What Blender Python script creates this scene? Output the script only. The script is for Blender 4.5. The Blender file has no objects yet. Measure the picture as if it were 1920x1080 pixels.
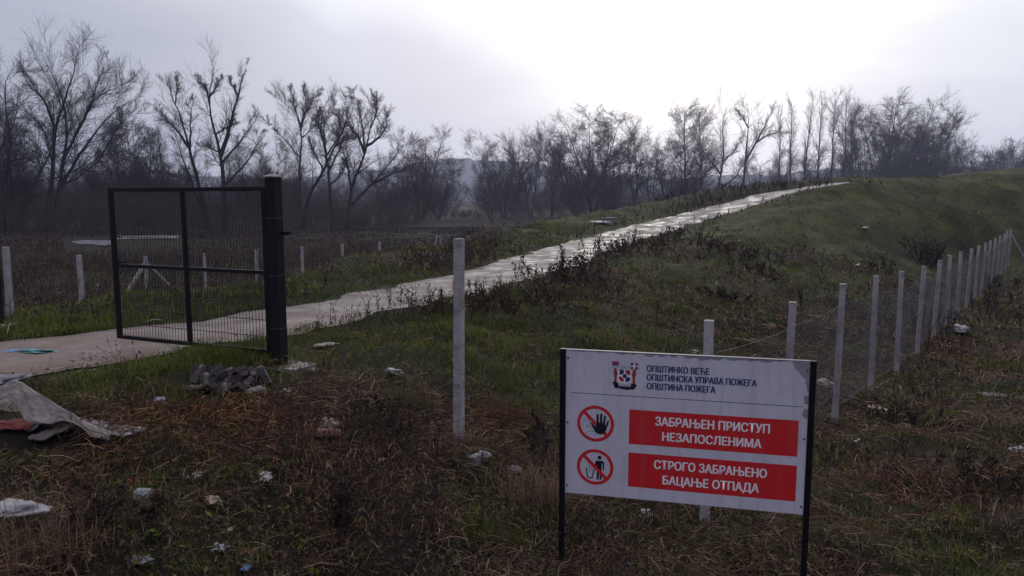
import bpy, bmesh, math, random
import numpy as np
from mathutils import Vector, Matrix
R = math.radians
sc = bpy.context.scene
# ------------------------------------------------------------------ camera
H = 1.95
FPX = 1400.0
PITCH = math.atan(168 / 1400.0)
cam_d = bpy.data.cameras.new('camera'); cam = bpy.data.objects.new('camera', cam_d)
sc.collection.objects.link(cam); sc.camera = cam
cam_d.sensor_width = 36; cam_d.lens = FPX / 1920 * 36
cam_d.clip_end = 6000; cam_d.clip_start = 0.05
cam.location = (0, 0, H); cam.rotation_euler = (math.pi / 2 - PITCH, 0, 0)
# ------------------------------------------------------------------ sky, sun, exposure
SUN_AZ, SUN_EL = R(9), R(20)
SDIR = (math.sin(SUN_AZ) * math.cos(SUN_EL), math.cos(SUN_AZ) * math.cos(SUN_EL), math.sin(SUN_EL))
w = bpy.data.worlds.new('World'); sc.world = w; w.use_nodes = True
nt = w.node_tree; nt.nodes.clear(); nn = nt.nodes.new; lk = nt.links.new
out = nn('ShaderNodeOutputWorld'); bg = nn('ShaderNodeBackground'); bg.inputs[1].default_value = 0.1
sky = nn('ShaderNodeTexSky'); sky.sky_type = 'NISHITA'; sky.sun_disc = False
sky.sun_elevation = SUN_EL; sky.sun_rotation = SUN_AZ; sky.dust_density = 4
tc = nn('ShaderNodeTexCoord')
dot = nn('ShaderNodeVectorMath'); dot.operation = 'DOT_PRODUCT'
GD = Vector((math.sin(R(8.5)) * math.cos(R(17)), math.cos(R(8.5)) * math.cos(R(17)), math.sin(R(17))))
dot.inputs[1].default_value = GD
lk(tc.outputs['Generated'], dot.inputs[0])
mp = nn('ShaderNodeMapping'); mp.inputs['Scale'].default_value = (1.6, 1.6, 4.5); mp.inputs['Location'].default_value = (3.1, 0.4, 1.7)
mp.inputs['Rotation'].default_value = (0, R(-16), 0)
lk(tc.outputs['Generated'], mp.inputs[0])
nz = nn('ShaderNodeTexNoise'); nz.inputs['Scale'].default_value = 1.5; nz.inputs['Detail'].default_value = 5; nz.inputs['Roughness'].default_value = .48
lk(mp.outputs[0], nz.inputs['Vector'])
m1 = nn('ShaderNodeMath'); m1.operation = 'MULTIPLY_ADD'; m1.inputs[1].default_value = 0.34; m1.inputs[2].default_value = -0.17
lk(nz.outputs[0], m1.inputs[0])
m2 = nn('ShaderNodeMath'); m2.operation = 'ADD'; lk(dot.outputs['Value'], m2.inputs[0]); lk(m1.outputs[0], m2.inputs[1])
def bank(az, elv, c0, amt, src):
    d_ = nn('ShaderNodeVectorMath'); d_.operation = 'DOT_PRODUCT'; d_.inputs[1].default_value = (math.sin(R(az)) * math.cos(R(elv)), math.cos(R(az)) * math.cos(R(elv)), math.sin(R(elv)))
    lk(tc.outputs['Generated'], d_.inputs[0]); r_ = nn('ShaderNodeMapRange'); r_.interpolation_type = 'SMOOTHSTEP'; r_.inputs[1].default_value = c0; r_.inputs[2].default_value = 1; r_.inputs[4].default_value = amt
    lk(d_.outputs['Value'], r_.inputs[0]); a_ = nn('ShaderNodeMath'); a_.operation = 'ADD'; lk(src, a_.inputs[0]); lk(r_.outputs[0], a_.inputs[1]); return a_.outputs[0]
cl = bank(-27, 5, .955, -.19, m2.outputs[0]); cl = bank(33, 4, .975, -.05, cl); cl = bank(-6, 4, .975, -.09, cl)
mr = nn('ShaderNodeMapRange'); mr.inputs[1].default_value = -0.2; mr.inputs[2].default_value = 1.0
lk(cl, mr.inputs[0])
cr = nn('ShaderNodeValToRGB'); lk(mr.outputs[0], cr.inputs[0])
el = cr.color_ramp.elements
el[0].position = 0; el[0].color = (.27, .26, .40, 1)
el[1].position = 1; el[1].color = (1.25, 1.24, 1.26, 1)
for p_, c_ in ((.16, (.34, .33, .47, 1)), (.45, (.46, .45, .56, 1)), (.68, (.47, .505, .61, 1)), (.765, (.62, .635, .71, 1)), (.87, (.74, .76, .86, 1)), (.945, (.95, .97, 1.03, 1))):
    e_ = el.new(p_); e_.color = c_
sz = nn('ShaderNodeSeparateXYZ'); lk(tc.outputs['Generated'], sz.inputs[0])
zr = nn('ShaderNodeMapRange'); zr.interpolation_type = 'SMOOTHSTEP'; zr.inputs[1].default_value = .33; zr.inputs[2].default_value = .8; zr.inputs[4].default_value = 1; lk(sz.outputs[2], zr.inputs[0])
zs = nn('ShaderNodeVectorMath'); zs.operation = 'SCALE'; zs.inputs[0].default_value = (.74, .72, .78); lk(zr.outputs[0], zs.inputs['Scale'])
za = nn('ShaderNodeVectorMath'); za.operation = 'ADD'; lk(cr.outputs[0], za.inputs[0]); lk(zs.outputs[0], za.inputs[1])
sc10 = nn('ShaderNodeVectorMath'); sc10.operation = 'SCALE'; sc10.inputs['Scale'].default_value = 10
lk(za.outputs[0], sc10.inputs[0])
mx = nn('ShaderNodeMix'); mx.data_type = 'RGBA'; mx.inputs[0].default_value = .95
lk(sky.outputs[0], mx.inputs[6]); lk(sc10.outputs[0], mx.inputs[7])
lk(mx.outputs[2], bg.inputs[0]); lk(bg.outputs[0], out.inputs[0])
sd = bpy.data.lights.new('sun', 'SUN'); so = bpy.data.objects.new('sun', sd); sc.collection.objects.link(so)
sd.energy = 0.7; sd.angle = R(16); sd.color = (1, .95, .89)
so.rotation_euler = Vector(SDIR).to_track_quat('Z', 'Y').to_euler()
sc.view_settings.view_transform = 'Standard'; sc.view_settings.look = 'None'
sc.view_settings.exposure = 0.0; sc.view_settings.gamma = 1
cy = sc.cycles
cy.use_denoising = True
cy.max_bounces = 5; cy.diffuse_bounces = 2; cy.glossy_bounces = 2; cy.transmission_bounces = 3; cy.transparent_max_bounces = 8; cy.volume_bounces = 0
try: sc.render.filter_size = 1.25
except Exception: pass

rng = np.random.default_rng(7)
random.seed(7)
# ------------------------------------------------------------------ helpers
PC, PS = math.cos(PITCH), math.sin(PITCH)
def ray(px, py):
    a = (px - 960) / FPX; b = -(py - 540) / FPX
    return np.array([a, PC + b * PS, -PS + b * PC])
def at_d(px, py, d):
    r = ray(px, py); return np.array([0, 0, H]) + r * (d / r[1])
def lerp(a, b, t): return a + (b - a) * t
def unit(v): return v / (np.linalg.norm(v, axis=-1, keepdims=True) + 1e-9)
def sstep(a, b, x):
    t = np.clip((x - a) / (b - a), 0, 1); return t * t * (3 - 2 * t)
_tab = np.random.default_rng(3).random((256, 256))
def vnoise(x, y):
    xi = np.floor(x).astype(int); yi = np.floor(y).astype(int); fx = x - xi; fy = y - yi
    fx = fx * fx * (3 - 2 * fx); fy = fy * fy * (3 - 2 * fy)
    a = _tab[xi % 256, yi % 256]; b = _tab[(xi + 1) % 256, yi % 256]; c = _tab[xi % 256, (yi + 1) % 256]; d = _tab[(xi + 1) % 256, (yi + 1) % 256]
    return lerp(lerp(a, b, fx), lerp(c, d, fx), fy)
def fbm(x, y, o=4):
    s = 0; a = 1; t = 0
    for i in range(o):
        s = s + a * vnoise(x * 2 ** i + 17.3 * i, y * 2 ** i + 5.1 * i); t += a; a *= .5
    return s / t
def tag(o, label=None, cat=None, group=None, kind=None):
    if label: o['label'] = label
    if cat: o['category'] = cat
    if group: o['group'] = group
    if kind: o['kind'] = kind
    return o
def link(o, parent=None):
    sc.collection.objects.link(o)
    if parent: o.parent = parent
    return o
def empty(name, loc, rz=0):
    o = bpy.data.objects.new(name, None); o.empty_display_size = .2; o.location = loc; o.rotation_euler.z = rz
    return link(o)
def mesh_np(name, V, quads=None, tris=None, mat=None, parent=None, col=None, loc=None):
    """one mesh object from numpy arrays"""
    me = bpy.data.meshes.new(name)
    V = np.asarray(V, np.float32).reshape(-1, 3)
    if loc is not None: V = V - np.asarray(loc, np.float32)
    q = np.zeros((0, 4), np.int32) if quads is None else np.asarray(quads, np.int32).reshape(-1, 4)
    t = np.zeros((0, 3), np.int32) if tris is None else np.asarray(tris, np.int32).reshape(-1, 3)
    me.vertices.add(len(V)); me.vertices.foreach_set('co', V.ravel())
    li = np.concatenate([q.ravel(), t.ravel()]); me.loops.add(len(li)); me.loops.foreach_set('vertex_index', li)
    n = len(q) + len(t); me.polygons.add(n)
    st = np.concatenate([np.arange(len(q)) * 4, len(q) * 4 + np.arange(len(t)) * 3]).astype(np.int32)
    me.polygons.foreach_set('loop_start', st)
    me.update(calc_edges=True)
    if col is not None:
        a = me.color_attributes.new('Col', 'FLOAT_COLOR', 'POINT')
        c4 = np.ones((len(V), 4), np.float32); c4[:, :3] = col
        a.data.foreach_set('color', c4.ravel())
    if mat: me.materials.append(mat)
    o = bpy.data.objects.new(name, me)
    if loc is not None and parent is None: o.location = loc
    return link(o, parent)
def bm_obj(name, bm, mat, parent=None, loc=None, smooth=False):
    me = bpy.data.meshes.new(name); bmesh.ops.recalc_face_normals(bm, faces=bm.faces[:])
    if loc is not None: bmesh.ops.translate(bm, verts=bm.verts[:], vec=-Vector(loc))
    bm.to_mesh(me); bm.free()
    if smooth:
        for p in me.polygons: p.use_smooth = True
    me.materials.append(mat)
    o = bpy.data.objects.new(name, me)
    if loc is not None and parent is None: o.location = loc
    return link(o, parent)
def add_box(bm, a, b, bevel=0.0):
    g = bmesh.ops.create_cube(bm, size=1)
    for v in g['verts']:
        v.co = Vector([lerp(a[i], b[i], v.co[i] + .5) for i in range(3)])
    if bevel > 0:
        es = list({e for v in g['verts'] for e in v.link_edges})
        bmesh.ops.bevel(bm, geom=es, offset=bevel, segments=2, affect='EDGES', profile=.6)
def box_between(bm, p, q, wx, wy, up=(0, 0, 1), bevel=.0):
    """square bar from p to q"""
    p = Vector(p); q = Vector(q); d = (q - p); L = d.length; d.normalize()
    u = Vector(up)
    if abs(d.dot(u)) > .95: u = Vector((0, 1, 0))
    s = d.cross(u).normalized(); t = s.cross(d)
    tmp = bmesh.new(); add_box(tmp, (-wx / 2, -wy / 2, 0), (wx / 2, wy / 2, L), bevel)
    M = Matrix((s, t, d)).transposed().to_4x4(); M.translation = p
    bmesh.ops.transform(tmp, matrix=M, verts=tmp.verts[:])
    me = bpy.data.meshes.new('tmp'); tmp.to_mesh(me); tmp.free(); bm.from_mesh(me); bpy.data.meshes.remove(me)
# --- tubes: arrays of polylines P (N,S,3) with radii (N,S)
def tubes(P, Rd, k=3):
    N, S = P.shape[:2]
    T = np.gradient(P, axis=1); T = unit(T)
    ref = np.zeros((N, 1, 3)); ref[:] = (0.31, 0.95, 0.05)
    m = np.abs((T[:, :1] * ref).sum(-1)) > .9; ref[m[:, 0]] = (.9, .1, .3)
    A = unit(np.cross(T, np.broadcast_to(ref, T.shape))); B = np.cross(T, A)
    th = np.arange(k) * 2 * np.pi / k
    V = P[:, :, None] + Rd[:, :, None, None] * (np.cos(th)[None, None, :, None] * A[:, :, None] + np.sin(th)[None, None, :, None] * B[:, :, None])
    i = np.arange(N * S * k).reshape(N, S, k); j = np.roll(i, -1, axis=2)
    F = np.stack([i[:, :-1], j[:, :-1], j[:, 1:], i[:, 1:]], -1).reshape(-1, 4)
    return V.reshape(-1, 3), F
def cat_tubes(lst):
    Vs, Fs, n = [], [], 0
    for V, F in lst:
        Vs.append(V); Fs.append(F + n); n += len(V)
    return np.concatenate(Vs), np.concatenate(Fs)
def sample(P, Rd, idx, t):
    S = P.shape[1]; u = t * (S - 1); i = np.minimum(u.astype(int), S - 2); f = (u - i)
    a = P[idx, i]; b = P[idx, i + 1]
    return a + (b - a) * f[:, None], unit(b - a), Rd[idx, i] * (1 - f) + Rd[idx, i + 1] * f
def grow(P, Rd, n, t0, t1, lr, ang, up=.1, wig=.15, S=4, rr=.6, g=rng, absl=None, rmin=.004, taper=.25, tl=.55, side=None):
    N = len(P); M = N * n
    idx = np.repeat(np.arange(N), n)
    t = t0 + (t1 - t0) * ((np.tile(np.arange(n), N) + g.random(M)) / n)
    p, T, r = sample(P, Rd, idx, t)
    Lp = np.linalg.norm(np.diff(P, axis=1), axis=2).sum(1)[idx]
    L = (Lp * lr if absl is None else np.full(M, absl)) * (1 - tl * t) * g.uniform(.55, 1.25, M)
    ax = unit(np.cross(T, g.normal(size=(M, 3))))
    a = np.radians(g.normal(ang, 11, M))
    D = unit(T * np.cos(a)[:, None] + ax * np.sin(a)[:, None])
    C = np.empty((M, S, 3)); C[:, 0] = p
    for s in range(1, S):
        D = D + g.normal(size=(M, 3)) * wig; D[:, 2] += up; D = unit(D)
        C[:, s] = C[:, s - 1] + D * (L / (S - 1))[:, None]
    r0 = np.maximum(r * rr, rmin)
    Rc = r0[:, None] * np.linspace(1, taper, S)[None]
    Rc = np.maximum(Rc, rmin * .6)
    return C, Rc
def resample(pts, S):
    pts = np.asarray(pts, float); d = np.concatenate([[0], np.cumsum(np.linalg.norm(np.diff(pts, axis=0), axis=1))])
    # smooth catmull sampling
    t = np.linspace(0, d[-1], S); o = np.stack([np.interp(t, d, pts[:, i]) for i in range(pts.shape[1])], 1)
    for _ in range(2): o[1:-1] = .25 * o[:-2] + .5 * o[1:-1] + .25 * o[2:]
    return o
# ------------------------------------------------------------------ materials
def mat(name, col=(.5, .5, .5), rough=.7, spec=.3, metal=0, attr=False, noise=None, bump=None, transl=0, alpha=None):
    """procedural principled: optional colour attribute, noise = (scale, colour2, lo, hi), bump = (scale, strength)"""
    m = bpy.data.materials.new(name); m.use_nodes = True; t = m.node_tree; n = t.nodes; l = t.links
    b = n['Principled BSDF']; o = n['Material Output']
    b.inputs['Roughness'].default_value = rough; b.inputs['Specular IOR Level'].default_value = spec; b.inputs['Metallic'].default_value = metal
    b.inputs['Base Color'].default_value = (*col, 1)
    src = None
    if attr:
        a = n.new('ShaderNodeVertexColor'); a.layer_name = 'Col'; src = a.outputs[0]
    tcn = n.new('ShaderNodeTexCoord')
    if noise:
        nzn = n.new('ShaderNodeTexNoise'); nzn.inputs['Scale'].default_value = noise[0]; nzn.inputs['Detail'].default_value = 6; nzn.inputs['Roughness'].default_value = .65
        l.new(tcn.outputs['Object'], nzn.inputs['Vector'])
        mpn = n.new('ShaderNodeMapRange'); mpn.inputs[1].default_value = noise[2]; mpn.inputs[2].default_value = noise[3]; l.new(nzn.outputs[0], mpn.inputs[0])
        mxn = n.new('ShaderNodeMix'); mxn.data_type = 'RGBA'; l.new(mpn.outputs[0], mxn.inputs[0])
        if src: l.new(src, mxn.inputs[6])
        else: mxn.inputs[6].default_value = (*col, 1)
        mxn.inputs[7].default_value = (*noise[1], 1); src = mxn.outputs[2]
    if src: l.new(src, b.inputs['Base Color'])
    if bump:
        bn = n.new('ShaderNodeTexNoise'); bn.inputs['Scale'].default_value = bump[0]; bn.inputs['Detail'].default_value = 5
        l.new(tcn.outputs['Object'], bn.inputs['Vector'])
        bp = n.new('ShaderNodeBump'); bp.inputs['Strength'].default_value = bump[1]; bp.inputs['Distance'].default_value = .02
        l.new(bn.outputs[0], bp.inputs['Height']); l.new(bp.outputs[0], b.inputs['Normal'])
    if transl:
        tr = n.new('ShaderNodeBsdfTranslucent'); ms = n.new('ShaderNodeMixShader'); ms.inputs[0].default_value = transl
        if src: l.new(src, tr.inputs[0])
        else: tr.inputs[0].default_value = (*col, 1)
        l.new(b.outputs[0], ms.inputs[1]); l.new(tr.outputs[0], ms.inputs[2]); l.new(ms.outputs[0], o.inputs[0])
    if alpha is not None:
        tp = n.new('ShaderNodeBsdfTransparent'); ms2 = n.new('ShaderNodeMixShader'); ms2.inputs[0].default_value = alpha
        prev = o.inputs[0].links[0].from_socket
        l.new(tp.outputs[0], ms2.inputs[1]); l.new(prev, ms2.inputs[2]); l.new(ms2.outputs[0], o.inputs[0])
    return m
M_blade = mat('grass_blades', attr=True, rough=.75, spec=.12, transl=.25)
M_stalk = mat('dry_stalks', attr=True, rough=.85, spec=.1)
M_bark = mat('bark', (.030, .025, .025), .9, .1, noise=(3, (.016, .013, .014), .35, .65), bump=(9, .5))
M_twig = mat('twigs', (.040, .030, .032), .9, .1)
M_twigr = mat('reddish_twigs', (.060, .040, .036), .9, .1)
M_conc = mat('fence_concrete', (.33, .32, .32), .9, .15, noise=(6, (.15, .14, .13), .45, .72), bump=(35, .6))
M_conc2 = mat('weathered_concrete', (.28, .27, .26), .9, .2, noise=(7, (.10, .095, .08), .4, .7), bump=(25, .6))
M_black = mat('black_paint', (.005, .005, .008), .5, .18, noise=(9, (.016, .011, .009), .52, .75))
M_post = mat('dark_steel', (.007, .007, .011), .6, .15, noise=(14, (.022, .014, .010), .55, .75))
M_wire = mat('zinc_wire', (.12, .12, .13), .6, .4, metal=.3)
M_board = mat('white_board', (.54, .54, .60), .42, .3, noise=(3.2, (.46, .46, .50), .42, .8))
M_peel = mat('bare_backing', (.21, .21, .235), .7, .25, noise=(20, (.28, .28, .30), .4, .7))
M_red = mat('sign_red', (.55, .018, .022), .4, .4)
M_crim = mat('emblem_crimson', (.33, .035, .06), .45, .4)
M_navy = mat('sign_navy', (.03, .036, .14), .45, .4)
M_ink = mat('sign_black', (.010, .010, .016), .45, .4)
M_grey = mat('sign_grey', (.36, .38, .43), .45, .4)
M_white = mat('sign_white', (.78, .78, .78), .4, .4)
M_rust = mat('emblem_brown', (.26, .05, .035), .5, .3)
def streaks(m, amt):
    t = m.node_tree; n = t.nodes; l = t.links; b = n['Principled BSDF']; c = n.new('ShaderNodeTexCoord'); mp_ = n.new('ShaderNodeMapping'); mp_.inputs['Scale'].default_value = (9, 9, .9); l.new(c.outputs['Object'], mp_.inputs[0])
    z = n.new('ShaderNodeTexNoise'); z.inputs['Scale'].default_value = 1.6; z.inputs['Detail'].default_value = 7; z.inputs['Roughness'].default_value = .7; l.new(mp_.outputs[0], z.inputs['Vector'])
    r_ = n.new('ShaderNodeMapRange'); r_.inputs[1].default_value = .5; r_.inputs[2].default_value = .75; r_.inputs[4].default_value = amt; l.new(z.outputs[0], r_.inputs[0])
    x = n.new('ShaderNodeMix'); x.data_type = 'RGBA'; l.new(r_.outputs[0], x.inputs[0]); x.inputs[7].default_value = (.20, .17, .14, 1)
    if b.inputs['Base Color'].links: l.new(b.inputs['Base Color'].links[0].from_socket, x.inputs[6])
    else: x.inputs[6].default_value = b.inputs['Base Color'].default_value
    l.new(x.outputs[2], b.inputs['Base Color'])
streaks(M_board, .38); streaks(M_red, .28); streaks(M_conc, .5)
# ------------------------------------------------------------------ road line (x, y, z, width)
ROAD = np.array([(-14.2, -.3, -.02, 3.3), (-8.02, 7.1, -.02, 3.17), (-3.43, 13.22, -.05, 2.3), (.1, 22.15, -.14, 2.95), (2.74, 30.92, -.12, 2.85), (6.07, 38.2, .17, 3.2), (9.71, 43.56, .72, 3.35), (13.32, 46.2, 1.45, 3.3), (16.81, 47.98, 2.25, 3.3), (19.2, 48.35, 2.66, 3.1), (21.3, 48.6, 2.96, 2.6)], float)
def crom(C, n):
    K = len(C); t = np.linspace(0, 1, n) * (K - 1)
    Ce = np.vstack([2 * C[0] - C[1], C, 2 * C[-1] - C[-2]])
    i = np.minimum(t.astype(int), K - 2); u = (t - i)[:, None]
    p0, p1, p2, p3 = Ce[i], Ce[i + 1], Ce[i + 2], Ce[i + 3]
    return .5 * ((2 * p1) + (-p0 + p2) * u + (2 * p0 - 5 * p1 + 4 * p2 - p3) * u ** 2 + (-p0 + 3 * p1 - 3 * p2 + p3) * u ** 3)
RC = crom(ROAD, 420)
RD = np.gradient(RC[:, :3], axis=0); RD[:, 2] = 0; RD = unit(RD)
RN = np.stack([-RD[:, 1], RD[:, 0], 0 * RD[:, 0]], 1)          # points left of travel
RS = np.concatenate([[0], np.cumsum(np.linalg.norm(np.diff(RC[:, :2], axis=0), axis=1))])
def road_q(x, y):
    """signed offset from the road centre (left +), half width, road height, arc length"""
    x = np.atleast_1d(x); y = np.atleast_1d(y); o = np.empty((4, len(x)))
    for a in range(0, len(x), 20000):
        xx = x[a:a + 20000, None]; yy = y[a:a + 20000, None]
        d = (RC[None, ::2, 0] - xx) ** 2 + (RC[None, ::2, 1] - yy) ** 2; k = d.argmin(1) * 2
        dx = xx[:, 0] - RC[k, 0]; dy = yy[:, 0] - RC[k, 1]
        s = dx * RN[k, 0] + dy * RN[k, 1]; al = dx * RD[k, 0] + dy * RD[k, 1]
        di = np.sqrt(d.min(1)); s = np.where(di > np.abs(s) + .6, np.sign(s) * di, s)
        o[0, a:a + 20000] = s; o[1, a:a + 20000] = RC[k, 3] / 2; o[2, a:a + 20000] = RC[k, 2]; o[3, a:a + 20000] = RS[k] + al
    return o
# ------------------------------------------------------------------ fences in plan
FR0 = np.array([1.806, 6.69]); FRD = np.array([1.438, 1.9215])            # right fence: first post and step
FR_TOP = [.85, .76, .75, .66, .55, .48, .45, .41, .39, .35, .33, .31, .30, .28, .29, .30, .34, .37]
FL0 = np.array([-13.25, 26.82]); FLD = np.array([1.3354, 1.9941])         # left fence from its corner
FIELD = -2.1
# ------------------------------------------------------------------ terrain
CT = []
for i in range(0, 420, 14):
    x, y, z, wd = RC[i]; n = RN[i]
    for s, dz in ((0, -.03), (wd / 2 + .5, .03), (-(wd / 2 + .5), .0)): CT.append((x + n[0] * s, y + n[1] * s, z + dz))
    if i > 110:
        up_ = .12 if y < 30 else .34
        CT.append((x + n[0] * (wd / 2 + 3), y + n[1] * (wd / 2 + 3), z + up_))
        if y > 20:
            f = 1 if y > 33 else .4
            CT.append((x + n[0] * (wd / 2 + 5.2), y + n[1] * (wd / 2 + 5.2), z + up_ - .15 * f))
            k = wd / 2 + 8.5 + max(0, z) * 1.6
            CT.append((x + n[0] * k, y + n[1] * k, FIELD + .15)); CT.append((x + n[0] * (k + 7), y + n[1] * (k + 7), FIELD))
for i, t in enumerate(FR_TOP):
    p = FR0 + FRD * i; CT.append((*p, t - 2.0))
    nr = np.array([FRD[1], -FRD[0]]) / 2.4
    CT.append((*(p + nr * 3), t - 2.0 + .05)); CT.append((*(p + nr * 8), t - 1.95)); CT.append((*(p + nr * 20), -1.8))
    if i > 1: CT.append((*(p - nr * 1.6), t - 1.85))
for x, y, z in [(-2.77, 8.75, 0), (-.55, 7.2, -.45), (-1.6, 8.2, -.12), (-7.6, 11.2, 0), (-8.6, 12.4, -.03), (-9.6, 16, -.33), (-8, 14, .02), (-5.6, 14.6, .05), (-6.5, 17.5, -.2), (-4.3, 20, -.12), (-2.6, 23.5, -.1),
                (-12.5, 20, -1.2), (-9.5, 21.5, -1.0), (-7, 24, -1.2), (-12, 25, -1.8), (-10, 28, -1.95), (-5, 30, -1.75), (-2, 33, -1.8), (-4, 41, -2.1), (-8, 35, -2.1), (1, 40, -1.9), (-16, 22, -1.9), (-14, 15, -1.2), (-13, 11, -.5), (-18, 12, -1.4), (-25, 25, -2.1), (-25, 10, -2), (-30, 0, -1.6),
                (-5, 5, -.18), (-3.6, 6.6, -.08), (-2, 5, -.42), (-1.6, 6.4, -.35), (0, 5, -.85), (0, 6.3, -.7), (2, 5, -1.18), (4, 6, -1.2), (6, 7, -1.25), (8, 8, -1.4), (-8, 3, -.05), (0, 2, -1.0), (-4, 2, -.4), (4, 2, -1.3), (0, -4, -1.1), (-8, -6, -.4), (8, 0, -1.4), (14, 5, -1.6), (12, -8, -1.6),
                (.6, 8.4, -.62), (.2, 10, -.33), (-1.2, 10.4, -.12), (2, 10, -.85), (3.2, 11.2, -1.0), (1.2, 13, -.42), (4, 14, -.9), (2.5, 17, -.45), (6, 18, -.85), (5, 23, -.35), (8.5, 24, -.75), (9, 30, .0), (12, 32, -.1), (14, 38, 1.0), (17, 40, 1.3), (21, 41.5, 1.1), (24.5, 43.3, .85), (22, 39, -.55), (26, 43, .25), (29, 47, 1.6), (32, 50, 2.6), (33, 45.5, .5), (38, 50, 1.7),
                (20, 44.6, 2.0), (24, 46.5, 2.2), (27.5, 50.5, 2.95), (36, 56, 3.7), (42, 59, 4.25), (50, 62, 4.4), (58, 62, 4.2), (30, 60, 3.0), (40, 75, 3.4), (24, 60, 2.5), (18, 56, 1.6), (14, 58, -1.9), (24, 75, 1.0), (18, 75, -2.1), (60, 80, 3),
                (40, 38, -1.8), (50, 42, -1.8), (60, 45, -1.7), (45, 50, 1.2), (55, 53, 1.6), (32, 36, -1.7), (60, 20, -1.8), (40, 10, -1.8), (30, 20, -1.8), (-30, 40, -2.1), (-20, 60, -2.1), (0, 60, -2.1), (-40, 70, -2.1), (10, 75, -2.1), (-40, 20, -2.1), (5, 52, -2.05), (60, 0, -1.8), (30, -10, -1.8), (-20, -12, -1.2), (0, 85, -2.1), (60, 95, 2)]:
    CT.append((x, y, z))
CT = np.array(CT)
# thin near-duplicates
keep = []
for c in CT:
    if all((c[0] - k[0]) ** 2 + (c[1] - k[1]) ** 2 > .25 for k in keep): keep.append(c)
CT = np.array(keep)
def phi(d): return np.sqrt(d * d + .8)
A_ = phi(np.hypot(CT[:, None, 0] - CT[None, :, 0], CT[:, None, 1] - CT[None, :, 1])) + np.eye(len(CT)) * -.25
N_ = len(CT); AA = np.zeros((N_ + 1, N_ + 1)); AA[:N_, :N_] = A_; AA[N_, :N_] = 1; AA[:N_, N_] = 1
COEF = np.linalg.solve(AA, np.append(CT[:, 2], 0))
GX0, GX1, GY0, GY1, GS = -42.0, 64.0, -14.0, 98.0, .25
gx = np.arange(GX0, GX1 + GS / 2, GS); gy = np.arange(GY0, GY1 + GS / 2, GS)
GXX, GYY = np.meshgrid(gx, gy); fx_, fy_ = GXX.ravel(), GYY.ravel()
ZG = np.empty(len(fx_))
for a in range(0, len(fx_), 20000):
    d = phi(np.hypot(fx_[a:a + 20000, None] - CT[None, :, 0], fy_[a:a + 20000, None] - CT[None, :, 1])); ZG[a:a + 20000] = d @ COEF[:N_] + COEF[N_]
q = road_q(fx_, fy_)
off = np.abs(q[0]); onr = 1 - sstep(q[1] + .05, q[1] + .9, off)
rough_ = (fbm(fx_ * .55, fy_ * .55, 4) - .5) * .36 + (fbm(fx_ * 1.6, fy_ * 1.6, 2) - .5) * np.where(fx_ > .5, .36, .24)
ZG = np.clip(ZG, -2.25, 4.7)
ZG = (ZG + rough_ * .8) * (1 - onr) + (q[2] - .035) * onr
edge = sstep(-42, -34, fx_) * (1 - sstep(56, 64, fx_)) * (1 - sstep(88, 98, fy_)) * sstep(-14, -9, fy_)
def far_z(x, y): return FIELD + (fbm(x * .06, y * .06, 3) - .5) * .5 + .9 * 0
ZG = ZG * edge + far_z(fx_, fy_) * (1 - edge)
ZG = ZG.reshape(GXX.shape)
def ground(x, y):
    x = np.asarray(x, float); y = np.asarray(y, float)
    u = np.clip((x - GX0) / GS, 0, len(gx) - 1.001); v = np.clip((y - GY0) / GS, 0, len(gy) - 1.001)
    i = u.astype(int); j = v.astype(int); fu = u - i; fv = v - j
    z = (ZG[j, i] * (1 - fu) + ZG[j, i + 1] * fu) * (1 - fv) + (ZG[j + 1, i] * (1 - fu) + ZG[j + 1, i + 1] * fu) * fv
    inside = (x > GX0) & (x < GX1) & (y > GY0) & (y < GY1)
    return np.where(inside, z, far_z(x, y))
def gz(x, y): return float(ground(np.array([x]), np.array([y]))[0])
def hit(px, py):
    """where the line of sight through a photo pixel meets the ground"""
    r = ray(px, py); t = np.concatenate([np.arange(2.5, 60, .05), np.arange(60, 600, 1.)])
    P = np.array([0, 0, H]) + r[None] * t[:, None]; b = P[:, 2] < ground(P[:, 0], P[:, 1])
    k = b.argmax() if b.any() else len(t) - 1
    return np.array([P[k, 0], P[k, 1], gz(P[k, 0], P[k, 1])])
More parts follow.
